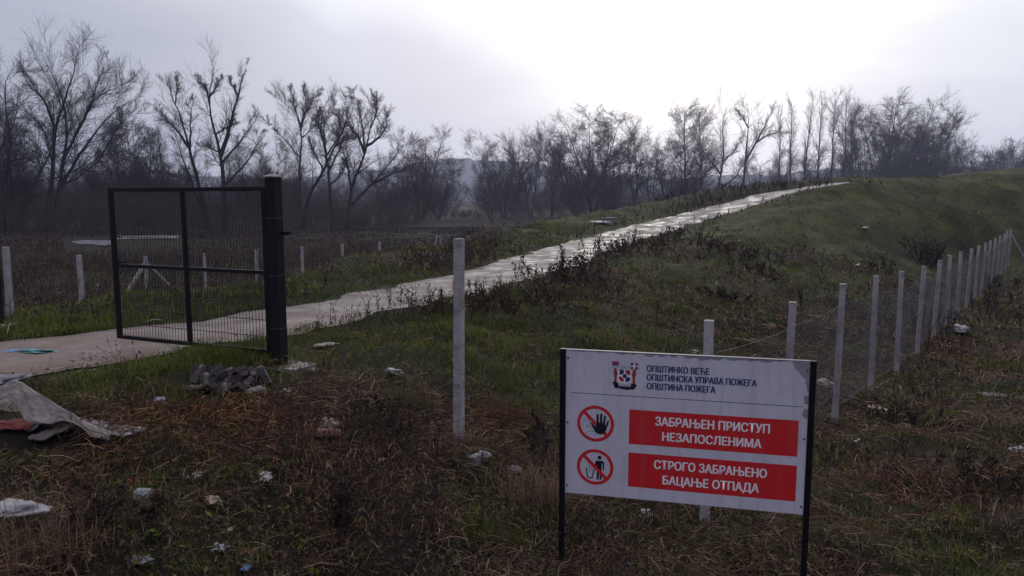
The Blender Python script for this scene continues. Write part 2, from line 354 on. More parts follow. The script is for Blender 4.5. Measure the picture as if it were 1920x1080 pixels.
# ground cover: how green (0..1) the cover is at spots of the site
COV = [(100, 615, 1), (300, 590, 1), (450, 545, .9), (580, 545, .95), (650, 525, .9), (740, 512, .7), (40, 590, .6), (120, 630, 1), (430, 660, 1), (480, 668, 1), (200, 712, 1), (300, 690, 1), (480, 700, .7), (600, 640, .8), (350, 700, .8), (250, 740, .4),
       (650, 700, .8), (750, 660, .85), (950, 640, .95), (1000, 740, .95), (900, 700, .95), (620, 780, .35), (880, 610, .85), (700, 620, .8), (960, 560, .45), (1030, 600, .6), (820, 760, .4), (800, 720, .6),
       (380, 780, .02), (300, 850, .08), (150, 900, .2), (500, 900, .08), (650, 800, .06), (250, 1000, .25), (600, 1000, .2), (100, 1050, .25), (800, 840, .25), (700, 880, .06), (50, 850, .15), (400, 850, .04), (500, 800, .05), (150, 800, .3), (400, 1000, .3), (700, 1020, .1), (600, 860, .05),
       (850, 950, .5), (950, 1000, .45), (1000, 880, .15), (850, 1040, .3), (900, 860, .35), (1000, 960, .15),
       (1650, 830, .5), (1600, 1000, .5), (1800, 1000, .4), (1700, 900, .1), (1850, 700, .1), (1650, 740, .1), (1750, 650, .08), (1850, 800, .35), (1600, 880, .3), (1880, 560, .15), (1750, 760, .3), (1550, 920, .35), (1900, 620, .1), (1800, 880, .15), (1700, 1050, .5), (1300, 1000, .5), (1200, 960, .35), (1400, 1020, .35),
       (1150, 560, .4), (1250, 520, .75), (1100, 620, .5), (1200, 640, .75), (1300, 570, .35), (1400, 500, .75), (1350, 560, .4), (1450, 560, .35), (1400, 640, .1), (1050, 540, .15), (1200, 470, .3), (1520, 620, .1), (1600, 600, .1),
       (1500, 420, .9), (1450, 440, .95), (1600, 450, .7), (1700, 400, .7), (1800, 370, .8), (1880, 400, .6), (1600, 380, .9), (1700, 470, .35), (1650, 520, .25), (1800, 460, .45), (1540, 360, .9), (1850, 340, .8), (1560, 500, .45), (1750, 340, .85), (1330, 460, .5),
       (1000, 455, .85), (1150, 420, .9), (1250, 398, .5), (900, 470, .55), (830, 490, .25), (1350, 372, .08), (1450, 353, .05), (780, 500, .4), (1080, 430, .85)]
COVP = np.array([(*hit(a, b)[:2], c) for a, b, c in COV] + [(-14, 24, .0), (-8, 30, .05), (-20, 30, 0), (-12, 20, .3), (-2, 36, 0), (-30, 50, 0), (-4, 45, 0), (0, 55, .0), (-20, 20, .1), (10, 56, 0), (40, 75, .7), (50, 50, .6), (45, 30, .25), (30, 20, .2), (20, 10, .2), (0, 0, .3), (-8, 0, .3), (-12, 12, .7), (-16, 16, .3), (0, 80, 0), (-40, 80, 0)])
cg = np.arange(len(gx)); sub = 2
sx, sy = gx[::sub], gy[::sub]; SXX, SYY = np.meshgrid(sx, sy)
dd = ((SXX.ravel()[:, None] - COVP[None, :, 0]) ** 2 + (SYY.ravel()[:, None] - COVP[None, :, 1]) ** 2)
sc_ = .15 + .0009 * (SXX.ravel() ** 2 + SYY.ravel() ** 2)
wgt = 1 / (dd + sc_[:, None] * .3) ** 1.6
GG = ((wgt * COVP[None, :, 2]).sum(1) / wgt.sum(1)).reshape(SXX.shape)
GG = np.clip(GG * 1.08 + .07 + (fbm(SXX * .9, SYY * .9, 3) - .5) * .95, 0, 1)
def green(x, y):
    u = np.clip((x - GX0) / (GS * sub), 0, len(sx) - 1.001).astype(int); v = np.clip((y - GY0) / (GS * sub), 0, len(sy) - 1.001).astype(int)
    g = GG[v, u]; d = np.hypot(x, y)
    return np.where(y > 97, sstep(210, 300, d) * .9, g)
# --- the ground sheet: polar grid, fine near the camera
rad = np.concatenate([[.6], np.geomspace(1.2, 1440, 320)])
ths = np.concatenate([np.linspace(-52, 52, 300), np.linspace(52, 308, 90)[1:-1]]) * math.pi / 180
RR, TT = np.meshgrid(rad, ths, indexing='ij')
X, Y = RR * np.sin(TT), RR * np.cos(TT); Z = ground(X.ravel(), Y.ravel())
gr = green(X.ravel(), Y.ravel())[:, None]; nb = fbm(X.ravel() * 1.7, Y.ravel() * 1.7, 4)[:, None]
soil = lerp(np.array([.020, .013, .010]), np.array([.006, .0045, .004]), nb)
nb2 = fbm(X.ravel() * .9 + 3, Y.ravel() * .9 + 8, 4)[:, None]
gc = soil * (1 - gr) + np.array([.058, .066, .018]) * gr * (.35 + .65 * sstep(12, 34, RR.ravel()))[:, None] * np.clip(.25 + 1.9 * (nb2 - .22) , .2, 1.5) * (.6 + .8 * nb)
tan = sstep(.53, .70, fbm(X.ravel() * .8 + 9, Y.ravel() * .8 + 4, 4))[:, None] * (1 - gr) * .55 * (1 - sstep(22, 45, RR.ravel()))[:, None]
gc = gc * (1 - tan) + np.array([.080, .054, .036]) * tan
n_r, n_t = RR.shape; I = np.arange(n_r * n_t).reshape(n_r, n_t); J = np.roll(I, -1, axis=1)
quads = np.stack([I[:-1], J[:-1], J[1:], I[1:]], -1).reshape(-1, 4)
Vg = np.stack([X.ravel(), Y.ravel(), Z], 1)
Vg = np.vstack([Vg, [[0, 0, gz(0, 0)]]]); gc = np.vstack([gc, [soil[0]]])
tris = np.stack([np.full(n_t, len(Vg) - 1), J[0], I[0]], -1)
M_ground = mat('soil', attr=True, rough=.95, spec=.1, noise=(5.5, (.005, .004, .0035), .42, .72), bump=(14, 1.0))
tag(mesh_np('ground', Vg, quads, tris, M_ground, col=gc), kind='structure')
# --- road sheet
NS = 9
tt = np.linspace(-1, 1, NS)
jl = (fbm(RS * .9, RS * 0 + 2.2, 4) - .5) * 1.3 - .1; jr = (fbm(RS * .9 + 40, RS * 0 + 8.2, 4) - .5) * 1.3 - .1
VR = np.empty((420, NS, 3)); CR = np.empty((420, NS, 3))
for k, t in enumerate(tt):
    hw = RC[:, 3] / 2 + (jl if t > 0 else jr) * abs(t) * .8
    VR[:, k, :2] = RC[:, :2] + RN[:, :2] * (t * hw)[:, None]
    VR[:, k, 2] = RC[:, 2] - abs(t) ** 6 * .02 + (fbm(RS * .5 + k, RS * .3 + k * .7, 2) - .5) * .015
    CR[:, k, 0] = RS; CR[:, k, 1] = t * hw; CR[:, k, 2] = np.abs(t)
i = np.arange(420 * NS).reshape(420, NS)
qr = np.stack([i[:-1, :-1], i[:-1, 1:], i[1:, 1:], i[1:, :-1]], -1).reshape(-1, 4)[:, ::-1]
M_road = bpy.data.materials.new('wet_concrete_road'); M_road.use_nodes = True
t_ = M_road.node_tree; n_ = t_.nodes; l_ = t_.links; b_ = n_['Principled BSDF']
va = n_.new('ShaderNodeVertexColor'); va.layer_name = 'Col'; sx_ = n_.new('ShaderNodeSeparateColor'); l_.new(va.outputs[0], sx_.inputs[0])
tcx = n_.new('ShaderNodeTexCoord')
def N_tex(s, d=6, r=.6):
    x = n_.new('ShaderNodeTexNoise'); x.inputs['Scale'].default_value = s; x.inputs['Detail'].default_value = d; x.inputs['Roughness'].default_value = r
    l_.new(tcx.outputs['Object'], x.inputs['Vector']); return x.outputs[0]
def MR(src, a, b, c=0, d=1):
    x = n_.new('ShaderNodeMapRange'); x.inputs[1].default_value = a; x.inputs[2].default_value = b; x.inputs[3].default_value = c; x.inputs[4].default_value = d; l_.new(src, x.inputs[0]); return x.outputs[0]
def MATH(op, a, b):
    x = n_.new('ShaderNodeMath'); x.operation = op
    for k, v in enumerate((a, b)):
        if hasattr(v, 'links'): l_.new(v, x.inputs[k])
        else: x.inputs[k].default_value = v
    return x.outputs[0]
def MIX(f, a, b):
    x = n_.new('ShaderNodeMix'); x.data_type = 'RGBA'; l_.new(f, x.inputs[0])
    for k, v in ((6, a), (7, b)):
        if hasattr(v, 'links'): l_.new(v, x.inputs[k])
        else: x.inputs[k].default_value = (*v, 1)
    return x.outputs[2]
c1 = MIX(MR(N_tex(.55), .35, .65), (.225, .188, .174), (.140, .105, .086))
trk = MATH('MULTIPLY', MR(MATH('ABSOLUTE', MATH('SUBTRACT', MATH('ABSOLUTE', sx_.outputs[1], 0), .72), 0), .12, .34, 1, 0), MR(N_tex(1.1, 5), .35, .6))
c1 = MIX(MATH('MULTIPLY', trk, .6), c1, (.15, .115, .095))
c1 = MIX(MR(N_tex(4, 8, .7), .45, .68), c1, (.165, .13, .11))
c1 = MIX(MR(N_tex(14, 5, .75), .60, .66), c1, (.06, .048, .04))
c1 = MIX(MR(N_tex(.5, 8, .72), .45, .56, 0, .9), c1, (.080, .064, .056))
c1 = MIX(MATH('MULTIPLY', MR(sx_.outputs[0], 18, 12), MR(N_tex(.9, 6, .7), .30, .52)), c1, (.125, .082, .062))
gravel = MATH('MULTIPLY', MR(sx_.outputs[0], 17, 19.5), MR(sx_.outputs[0], 27.5, 24.5))
gravel = MATH('MULTIPLY', gravel, MR(N_tex(.8, 4), .38, .52))
c1 = MIX(gravel, c1, (.13, .105, .095))
c1 = MIX(MR(N_tex(26, 3, .8), .58, .72), c1, (.12, .10, .095))
edge_m = MATH('MULTIPLY', MR(sx_.outputs[2], .62, 1.0), MR(N_tex(2.3, 5), .3, .6))
c1 = MIX(edge_m, c1, (.085, .062, .048))
jn = MATH('PINGPONG', MATH('ADD', sx_.outputs[0], MR(N_tex(3), 0, 1, -.06, .06)), 1.75)
jline = MR(jn, .0, .07, 1, 0)
c1 = MIX(MATH('MULTIPLY', jline, .95), c1, (.05, .042, .036))
l_.new(c1, b_.inputs['Base Color'])
wet = MR(N_tex(1.3, 6, .66), .46, .60)
rg = MATH('MULTIPLY_ADD', wet, -.34); n_[-1].inputs[2].default_value = .80
rgm = MATH('MAXIMUM', rg, MATH('MULTIPLY', gravel, .62))
l_.new(rgm, b_.inputs['Roughness']); b_.inputs['Specular IOR Level'].default_value = .42
bp_ = n_.new('ShaderNodeBump'); bp_.inputs['Strength'].default_value = .6; bp_.inputs['Distance'].default_value = .03
l_.new(N_tex(9, 7, .65), bp_.inputs['Height']); l_.new(bp_.outputs[0], b_.inputs['Normal'])
tag(mesh_np('road', VR.reshape(-1, 3), qr, None, M_road, col=CR.reshape(-1, 3)), kind='structure')
# --- water beyond the left field
M_water = mat('water_painted_glint', (.20, .21, .25), .3, .5, noise=(.9, (.03, .03, .035), .44, .52), bump=(2.5, .8))  # sky glint on the ripples painted into the pale colour, broken by dark noise
def blob(name, pts, dz, m, sub=2):
    P = np.array(pts, float); c = P.mean(0)
    n = len(P); ts = np.linspace(0, n, n * 8, endpoint=False); k = ts.astype(int); f = (ts - k)[:, None]; f = f * f * (3 - 2 * f)
    B = P[k % n] * (1 - f) + P[(k + 1) % n] * f
    B = B + (fbm(B[:, :1].ravel() * .7, B[:, 1:2].ravel() * .7, 3) - .5)[:, None] * (B - c) * .9
    V = [(c[0], c[1], dz)] + [(b[0], b[1], dz) for b in B]; nB = len(B)
    return mesh_np(name, V, None, [(0, 1 + i, 1 + (i + 1) % nB) for i in range(nB)], m)
P1 = [at_d(136, 452, 66), at_d(206, 456, 64), at_d(216, 446, 70), at_d(170, 443, 73), at_d(135, 446, 71)]
P2 = [at_d(225, 444, 74), at_d(330, 443, 74), at_d(330, 438, 80), at_d(232, 440, 80)]
for P_ in (P1, P2):
    pp = [(p[0], p[1]) for p in P_]
    tag(blob('water', pp, max(ground(np.array([a for a, b in pp]), np.array([b for a, b in pp]))) + .05, M_water), kind='structure')
# --- far wooded hills
def hill_ridge(name, d, az0, az1, hfun, mat_, depth=100, n=160):
    az = np.radians(np.linspace(az0, az1, n)); V = []; K = 9
    for k in range(K):
        f = k / (K - 1); rr = d + depth * (f * 2 - .6)
        prof = math.sin(min(1, f * 1.25) * math.pi / 2) if f < .8 else 1 - (f - .8) * 2
        for a in az:
            hh = hfun(math.degrees(a)) * prof + (fbm(np.array([a * 160]), np.array([f * 9.]), 3)[0] - .5) * 9 * prof
            V.append((rr * math.sin(a), rr * math.cos(a), FIELD - 2 + max(0, hh)))
    i = np.arange(K * n).reshape(K, n)
    q_ = np.stack([i[:-1, :-1], i[:-1, 1:], i[1:, 1:], i[1:, :-1]], -1).reshape(-1, 4)
    return tag(mesh_np(name, V, q_, None, mat_), kind='structure')
M_hill = mat('wooded_hill', (.045, .045, .040), .95, .05, noise=(.06, (.07, .055, .045), .4, .6))
hill_ridge('hills', 1320, -48, 48, lambda a: 50 + 6 * math.sin(a * .21 + 2.2) + 3 * math.sin(a * .9) + 24 * math.exp(-((a + 3.0) / 7.5) ** 2), M_hill)
# ------------------------------------------------------------------ haze
hz = bmesh.new(); add_box(hz, (-1500, -1500, FIELD - 4), (1500, 1500, 105))
M_haze = bpy.data.materials.new('haze_air'); M_haze.use_nodes = True; th_ = M_haze.node_tree; th_.nodes.clear()
ho = th_.nodes.new('ShaderNodeOutputMaterial'); pv = th_.nodes.new('ShaderNodeVolumePrincipled')
pv.inputs['Color'].default_value = (.66, .72, .96, 1); pv.inputs['Density'].default_value = .00045; pv.inputs['Anisotropy'].default_value = .55
th_.links.new(pv.outputs[0], ho.inputs['Volume'])
HAZE = bm_obj('haze', hz, M_haze); tag(HAZE, kind='stuff')
# ------------------------------------------------------------------ gate
GP = at_d(525, 680, 8.75); GP[2] = 0.0                             # hinge post base
gdir = unit(np.array([-2.45, 1.05, 0.])); ga = math.atan2(gdir[1], gdir[0])
gp = empty('gate_post', (GP[0], GP[1], 0), ga)
tag(gp, 'tall dark square steel post with a pale cap carrying the mesh gate', 'gate post')
b = bmesh.new(); add_box(b, (-.068, -.068, -.3), (.068, .068, 2.19), .008); bm_obj('post', b, M_post, gp)
b = bmesh.new(); add_box(b, (-.09, -.09, 2.19), (.09, .09, 2.205), .003)
r4 = bmesh.ops.create_cone(b, cap_ends=True, segments=4, radius1=.12, radius2=.02, depth=.03, matrix=Matrix.Translation((0, 0, 2.22)) @ Matrix.Rotation(math.pi / 4, 4, 'Z'))
bm_obj('cap', b, M_conc2, gp)
b = bmesh.new(); add_box(b, (-.40, -.20, -.3), (.16, .22, -.01), .02)
for v in b.verts: v.co += Vector([random.uniform(-.02, .02) for _ in range(3)])
bm_obj('concrete_footing', b, M_conc2, gp)
for z in (1.72, 1.05, .42):
    b = bmesh.new(); add_box(b, (-.071, -.071, z), (.071, .071, z + .005)); bm_obj('wire_tie', b, M_wire, gp)
b = bmesh.new(); bmesh.ops.create_cone(b, cap_ends=True, segments=10, radius1=.022, radius2=.022, depth=.16, matrix=Matrix.Translation((-.13, -.02, 1.55)) @ Matrix.Rotation(math.pi / 2, 4, 'Y'))
bm_obj('bolt', b, M_post, gp)
# gate leaf: local x runs from the hinge post along the leaf
GL = 2.58; GB, GT = .10, 2.085
gt = empty('gate', (GP[0], GP[1], 0), ga)
tag(gt, 'black steel gate leaf filled with welded wire mesh, closed across the road', 'gate')
X0, X1 = .115, .115 + GL
XM = .115 + GL * .505
def gbar(name, a, c, bev=.004, m=M_black): 
    bb = bmesh.new(); add_box(bb, a, c, bev); return bm_obj(name, bb, m, gt)
gbar('stile', (X0, -.028, GB), (X0 + .055, .028, GT)); gbar('stile', (X1 - .055, -.028, GB), (X1, .028, GT))
gbar('rail', (X0 + .055, -.027, GT - .05), (X1 - .055, .027, GT)); gbar('rail', (X0 + .055, -.027, GB), (X1 - .055, .027, GB + .05))
gbar('middle_stile', (XM - .024, -.026, GB + .05), (XM + .024, .026, GT - .05))
for a, c in ((X0 + .055, XM - .024), (XM + .024, X1 - .055)): gbar('middle_rail', (a, -.025, 1.055), (c, .025, 1.10))
gbar('latch', (X1 - .20, -.06, 1.115), (X1 + .02, -.03, 1.135)); gbar('latch_plate', (X1 - .06, -.032, 1.02), (X1 + .004, -.0285, 1.16), .001)
for z in (.38, 1.75): gbar('hinge', (.078, -.022, z), (X0 + .02, .022, z + .09), .004)
def mesh_panel(xa, xb, za, zb):
    P, Rr = [], []
    for x in np.arange(xa + .02, xb, .05):
        P.append([(x, .004, za), (x, .004, (za + zb) / 2), (x, .004, zb)]); Rr.append([.0036] * 3)
    V1 = tubes(np.array(P), np.array(Rr), 5); P, Rr = [], []
    for z in np.arange(za + .16, zb, .2):
        for y in (-.003, .011):
            P.append([(xa, y, z), ((xa + xb) / 2, y, z), (xb, y, z)]); Rr.append([.0033] * 3)
    V2 = tubes(np.array(P), np.array(Rr), 5)
    V, F = cat_tubes([V1, V2]); mesh_np('wire_mesh', V, F, None, M_gwire, gt)
M_gwire = mat('coated_wire', (.012, .012, .015), .5, .25)
for a, c in ((X0 + .05, XM - .02), (XM + .02, X1 - .05)):
    mesh_panel(a, c, GB + .045, 1.06); mesh_panel(a, c, 1.095, GT - .045)
# slack netting left hanging off the post
P = []
p0 = np.array([GP[0] + .1, GP[1] + .05, 0])
for k in range(16):
    a = p0 + [0.02 + k * .075, .25 + k * .05, 1.62 - k * .045]; e = a + [.22 + .01 * k, .1, -.62]
    P.append([a, (a + e) / 2 + [0, 0, -.03], e])
P = np.array(P)
V, F = tubes(P, np.full(P.shape[:2], .0022), 3)
P2_ = P[:, ::-1].copy(); P2_[:, :, 0] = P[:, :, 0]; V2, F2 = tubes(P2_[::2], np.full((8, 3), .0022), 3)
V, F = cat_tubes([(V, F), (V2, F2)])
tag(mesh_np('wire_netting', V, F, None, M_wire, loc=p0), 'limp scrap of wire netting hanging beside the dark gate post', 'wire netting')
# the far gate post and its footing, at the left edge
lp = at_d(2, 608, 11.6); lz = gz(lp[0] - .05, lp[1])
lg = empty('gate_post', (lp[0] - .06, lp[1], lz), ga)
tag(lg, 'short dark steel post on a concrete plate at the left edge across the road', 'gate post')
b = bmesh.new(); add_box(b, (-.075, -.075, -.2), (.075, .075, 1.19 - lz), .008); bm_obj('post', b, M_post, lg)
b = bmesh.new(); add_box(b, (-.32, -.22, -.2), (.28, .2, .05), .015); bm_obj('concrete_footing', b, M_conc2, lg)
# ------------------------------------------------------------------ concrete posts
def post_mesh(h, wd=.09, dp=.09):
    b = bmesh.new(); add_box(b, (-wd / 2, -dp / 2, -.35), (wd / 2, dp / 2, h), .009)
    for v in b.verts:
        if v.co.z > h * .5: v.co.x *= .93; v.co.y *= .93
    me = bpy.data.meshes.new('post'); b.to_mesh(me); b.free(); me.materials.append(M_conc); return me
def single_post(px, top, d, label, lean=0):
    p = at_d(px, top, d); z = gz(p[0], p[1])
    o = bpy.data.objects.new('fence_post', post_mesh(p[2] - z)); o.location = (p[0], p[1], z); o.rotation_euler = (0, R(lean), R(-24) if px > 400 else ga + .02)
    link(o); return tag(o, label, 'fence post', 'pale concrete fence posts')
fp = single_post(857, 447, 7.25, 'tall pale concrete fence post standing alone in front of the road', .6)
# wires twisted round it
P, Rr = [], []
for z in (.25, .62, 1.0, 1.36):
    a = np.linspace(0, 2 * np.pi, 9); P.append(np.stack([.056 * np.cos(a), .056 * np.sin(a), z + .025 * np.sin(a * 1.0) + a * .004], 1)); Rr.append([.003] * 9)
for p_, r_ in zip(P, Rr):
    V, F = tubes(np.array([p_]), np.array([r_]), 4); mesh_np('wire_tie', V, F, None, M_wire, fp)
single_post(9, 463, 12.6, 'pale concrete fence post right beside the short dark post at the left edge', -1)
single_post(148, 478, 16.0, 'pale concrete fence post between the left edge and the mesh gate', .3)
# ---- right fence
fr0 = np.array([*FR0, gz(*FR0)])
fr = empty('wire_fence', fr0); tag(fr, 'long fence of pale concrete posts and wire netting along the foot of the grassy mound', 'fence')
ra = math.atan2(FRD[1], FRD[0]); tops = []
pm = None
for i, t in enumerate(FR_TOP):
    p = FR0 + FRD * i; z = gz(*p); o = bpy.data.objects.new('post', post_mesh(t - z)); o.location = Vector((*p, z)) - Vector(fr0)
    o.rotation_euler = (R(random.uniform(-1.1, 1.1)), R(random.uniform(-1.0, 1.0)), R(-22) + random.uniform(-.06, .06)); link(o, fr)
    tops.append((*p, t))
tops = np.array(tops); nr = np.array([FRD[1], -FRD[0], 0]) / 2.4
b = bmesh.new(); e = tops[-1]; box_between(b, e + [0, 0, -.25], e + np.array([1.1, -.25, 0]) + [0, 0, -2.2], .07, .07); bm_obj('brace', b, M_conc, fr, fr0)
b = bmesh.new(); box_between(b, e + [0, 0, -.3], e + np.array([-.5, 1.9, 0]) + [0, 0, -2.0], .07, .07); bm_obj('brace', b, M_conc, fr, fr0)
wo = nr * .055
def strand(hh, r=.0022):
    P = []
    for i in range(len(tops) - 1):
        a, c = tops[i], tops[i + 1]; s = np.linspace(0, 1, 5)[:, None]
        q_ = a * (1 - s) + c * s; q_[:, 2] -= hh + .03 * 4 * (s * (1 - s))[:, 0] + random.uniform(-.02, .02); P.append(q_ + wo)
    V, F = tubes(np.array(P), np.full((len(P), 5), r), 4); mesh_np('wire', V, F, None, M_wire, fr, loc=fr0)
for hh in (.27, .95, 1.75): strand(hh, .0019)
# chain-link netting
P = []; Ltot = len(tops) - 1; hN = 1.48; stepn = .075
def topz(s):
    i = min(int(s), Ltot - 1); f = s - i; return tops[i] * (1 - f) + tops[i + 1] * f
for k in range(int(Ltot * 2.4 / stepn)):
    s = k * stepn / 2.4
    for sg in (1, -1):
        s1 = s + sg * hN * .8 / 2.4
        if 0 <= s1 <= Ltot:
            pts = []
            for f in (0, .33, .66, 1):
                ss = s + (s1 - s) * f; q_ = topz(ss).copy(); fr_ = ss - int(ss); q_[2] -= .28 + .12 * fr_ * (1 - fr_) + hN * f; pts.append(q_ + wo * (1.05 + .05 * sg) + nr * .03 * math.sin(ss * 5 + f * 3))
            P.append(pts)
P = np.array(P); V, F = tubes(P, np.full(P.shape[:2], .0013), 3); mesh_np('netting', V, F, None, M_wire, fr, loc=fr0)
# ---- left fence
fl0 = np.array([*FL0, gz(*FL0)])
fl = empty('wire_fence', fl0); tag(fl, 'far fence of small pale concrete posts along the brown field left of the road', 'fence')
la = math.atan2(FLD[1], FLD[0]); tl_ = []
for i, ty in enumerate((480, 475, 468, 462, 457, 453, 449, 445, 441)):
    p = FL0 + FLD * i; t = H - (ty - 372) / FPX * p[1] * .995; z = gz(*p)
    o = bpy.data.objects.new('post', post_mesh(t - z, .105, .105)); o.location = Vector((*p, z)) - Vector(fl0); o.rotation_euler = (R(random.uniform(-1.5, 1.5)), R(random.uniform(-1.5, 1.5)), la); link(o, fl)
    tl_.append((*p, t))
tl_ = np.array(tl_)
def brace(a, dx, dy, dz, wdt=.085):
    b = bmesh.new(); box_between(b, a, a + np.array([dx, dy, dz]), wdt, wdt); bm_obj('brace', b, M_conc, fl, fl0)
c0 = tl_[0]; brace(c0 + [0, 0, -.28], -.75, -.9, -1.75, .10); brace(c0 + [.05, 0, -.2], .82, .9, -1.4, .075)
c8 = tl_[7]; brace(c8 + [-.1, 0, .1], -.35, -.25, -1.25, .14); brace(c8 + [0, 0, -.2], .5, .4, -1.2, .075)
for hh in (.25, .8, 1.3):
    P = []
    for i in range(len(tl_) - 1):
        s = np.linspace(0, 1, 4)[:, None]; q_ = tl_[i] * (1 - s) + tl_[i + 1] * s; q_[:, 2] -= hh; P.append(q_)
    V, F = tubes(np.array(P), np.full((len(P), 4), .003), 3); mesh_np('wire', V, F, None, M_wire, fl, loc=fl0)
# ------------------------------------------------------------------ sign
SL = np.array([0.4036, 5.5, 0.8231]); SW, SH = 1.722, 1.112; SA = R(-13.84)
sg0 = np.array([SL[0], SL[1], gz(SL[0], SL[1])]); zt = SL[2] - sg0[2]      # board top above the sign's base
sg = empty('warning_sign', sg0, SA)
tag(sg, 'white warning sign board with two red panels on black steel posts', 'sign')
b = bmesh.new(); add_box(b, (.002, 0, zt - SH), (SW - .002, .022, zt), .002); board = bm_obj('board', b, M_board, sg)
def sbar(name, a, c, bev=.003, m=M_black):
    bb = bmesh.new(); add_box(bb, a, c, bev); return bm_obj(name, bb, m, sg)
sbar('post', (-.042, -.012, -.5), (-.001, .03, zt + .008)); sbar('post', (SW + .001, -.012, -.5), (SW + .040, .03, zt + .006))
sbar('frame_rail', (.0, .024, zt - .03), (SW, .045, zt + .003), .002, M_wire); sbar('frame_rail', (.0, .024, zt - SH), (SW, .045, zt - SH + .03), .002)
sbar('top_trim', (.0, -.003, zt), (SW, .0235, zt + .005), .001, M_wire)
for u in (.018, SW - .018):
    for v in (.06, SH * .5, SH - .06):
        bb = bmesh.new(); bmesh.ops.create_cone(bb, cap_ends=True, segments=8, radius1=.009, radius2=.007, depth=.006, matrix=Matrix.Translation((u, -.003, zt - v)) @ Matrix.Rotation(math.pi / 2, 4, 'X')); bm_obj('bolt', bb, M_wire, sg)
def poly(name, polys, m, layer, parent=board):
    """flat printed shapes: lists of (u, v) outlines, v measured down from the board's top"""
    bm_ = bmesh.new()
    for pts in polys:
        vs = [bm_.verts.new((u, -layer * .0005, zt - v)) for u, v in pts]; f = bm_.faces.new(vs)
        if f.normal.y > 0: f.normal_flip()
    bm_.normal_update()
    bmesh.ops.triangulate(bm_, faces=bm_.faces[:])
    me = bpy.data.meshes.new(name); bm_.to_mesh(me); bm_.free(); me.materials.append(m)
    return link(bpy.data.objects.new(name, me), parent)
def rect(u0, v0, u1, v1): return [(u0, v0), (u1, v0), (u1, v1), (u0, v1)]
def circ(u, v, r, n=28, ry=None): return [(u + r * math.cos(a), v + (ry or r) * math.sin(a)) for a in np.linspace(0, 2 * math.pi, n, endpoint=False)]
def strip(pts, wd):
    P = np.array(pts, float); out_ = []
    for a, c in zip(P[:-1], P[1:]):
        d = unit(c - a); n = np.array([-d[1], d[0]]) * wd / 2; out_.append([tuple(a + n), tuple(c + n), tuple(c - n), tuple(a - n)])
    return out_
def ring(u, v, r0, r1, n=40):
    o_ = []
    for k in range(n):
        a, c = 2 * math.pi * k / n, 2 * math.pi * (k + 1) / n
        o_.append([(u + r0 * math.cos(a), v + r0 * math.sin(a)), (u + r1 * math.cos(a), v + r1 * math.sin(a)), (u + r1 * math.cos(c), v + r1 * math.sin(c)), (u + r0 * math.cos(c), v + r0 * math.sin(c))])
    return o_
def text(body, u0, u1, vtop, capn, m, name='lettering', bold=.0):
    cu = bpy.data.curves.new('txt', 'FONT'); cu.body = body; cu.size = 1; cu.resolution_u = 3; cu.fill_mode = 'NONE'
    def to_mesh(data):
        ob = bpy.data.objects.new('txt', data); sc.collection.objects.link(ob); bpy.context.view_layer.update(); dg = bpy.context.evaluated_depsgraph_get()
        me = bpy.data.meshes.new_from_object(ob.evaluated_get(dg)); bpy.data.objects.remove(ob); bpy.data.curves.remove(data); return me
    me = to_mesh(cu); nx_ = {}
    for e in me.edges: nx_.setdefault(e.vertices[0], []).append(e.vertices[1]); nx_.setdefault(e.vertices[1], []).append(e.vertices[0])
    co = [(p.co.x, p.co.y) for p in me.vertices]; bpy.data.meshes.remove(me); seen, loops = set(), []
    for st_ in nx_:
        if st_ in seen: continue
        lp_, cur, prv = [], st_, None
        while cur not in seen:
            seen.add(cur); lp_.append(co[cur]); n2_ = [q for q in nx_[cur] if q != prv and q not in seen]; prv = cur
            if not n2_: break
            cur = n2_[0]
        if len(lp_) > 2: loops.append(lp_)
    def area(l): return sum(l[i - 1][0] * l[i][1] - l[i][0] * l[i - 1][1] for i in range(len(l))) / 2
    def inside(p, l):
        r = False
        for i in range(len(l)):
            (xa, ya), (xb, yb) = l[i - 1], l[i]
            if (ya > p[1]) != (yb > p[1]) and p[0] < (xb - xa) * (p[1] - ya) / (yb - ya) + xa: r = not r
        return r
    loops.sort(key=lambda l: -abs(area(l))); outs, holes = [], []
    for l in loops:
        own = [o for o in outs if all(inside(p, o[0]) for p in l)]
        (own[-1].append(l) if own else outs.append([l]))
    V_, T_, n_v = [], [], 0
    for grp in outs:
        c2 = bpy.data.curves.new('txt', 'CURVE'); c2.dimensions = '2D'; c2.fill_mode = 'BOTH'
        for l in grp:
            sp_ = c2.splines.new('POLY'); sp_.points.add(len(l) - 1); sp_.use_cyclic_u = True
            for k, (x, y) in enumerate(l): sp_.points[k].co = (x, y, 0, 1)
        me = to_mesh(c2); q = np.empty(len(me.vertices) * 3); me.vertices.foreach_get('co', q); me.calc_loop_triangles(); t3 = np.empty(len(me.loop_triangles) * 3, np.int32); me.loop_triangles.foreach_get('vertices', t3); bpy.data.meshes.remove(me)
        V_.append(q.reshape(-1, 3)); T_.append(t3 + n_v); n_v += len(V_[-1])
    v = np.concatenate(V_); tri = np.concatenate(T_)
    x0, x1 = v[:, 0].min(), v[:, 0].max(); ch = .73; b_u = bold * capn; Vs, Ts_ = [], []
    for k, (du, dv) in enumerate(((0, 0), (1, 0), (-1, 0), (.7, .6), (-.7, -.6))):
        o_ = np.empty_like(v); o_[:, 0] = u0 + b_u + (v[:, 0] - x0) / (x1 - x0) * (u1 - u0 - 2 * b_u) + du * b_u; o_[:, 1] = -.0018 - .00012 * k; o_[:, 2] = zt - vtop - capn + v[:, 1] / ch * capn + dv * b_u * .6
        Vs.append(o_); Ts_.append(tri.reshape(-1, 3) + k * len(v))
    return mesh_np(name, np.concatenate(Vs), None, np.concatenate(Ts_), m, board)
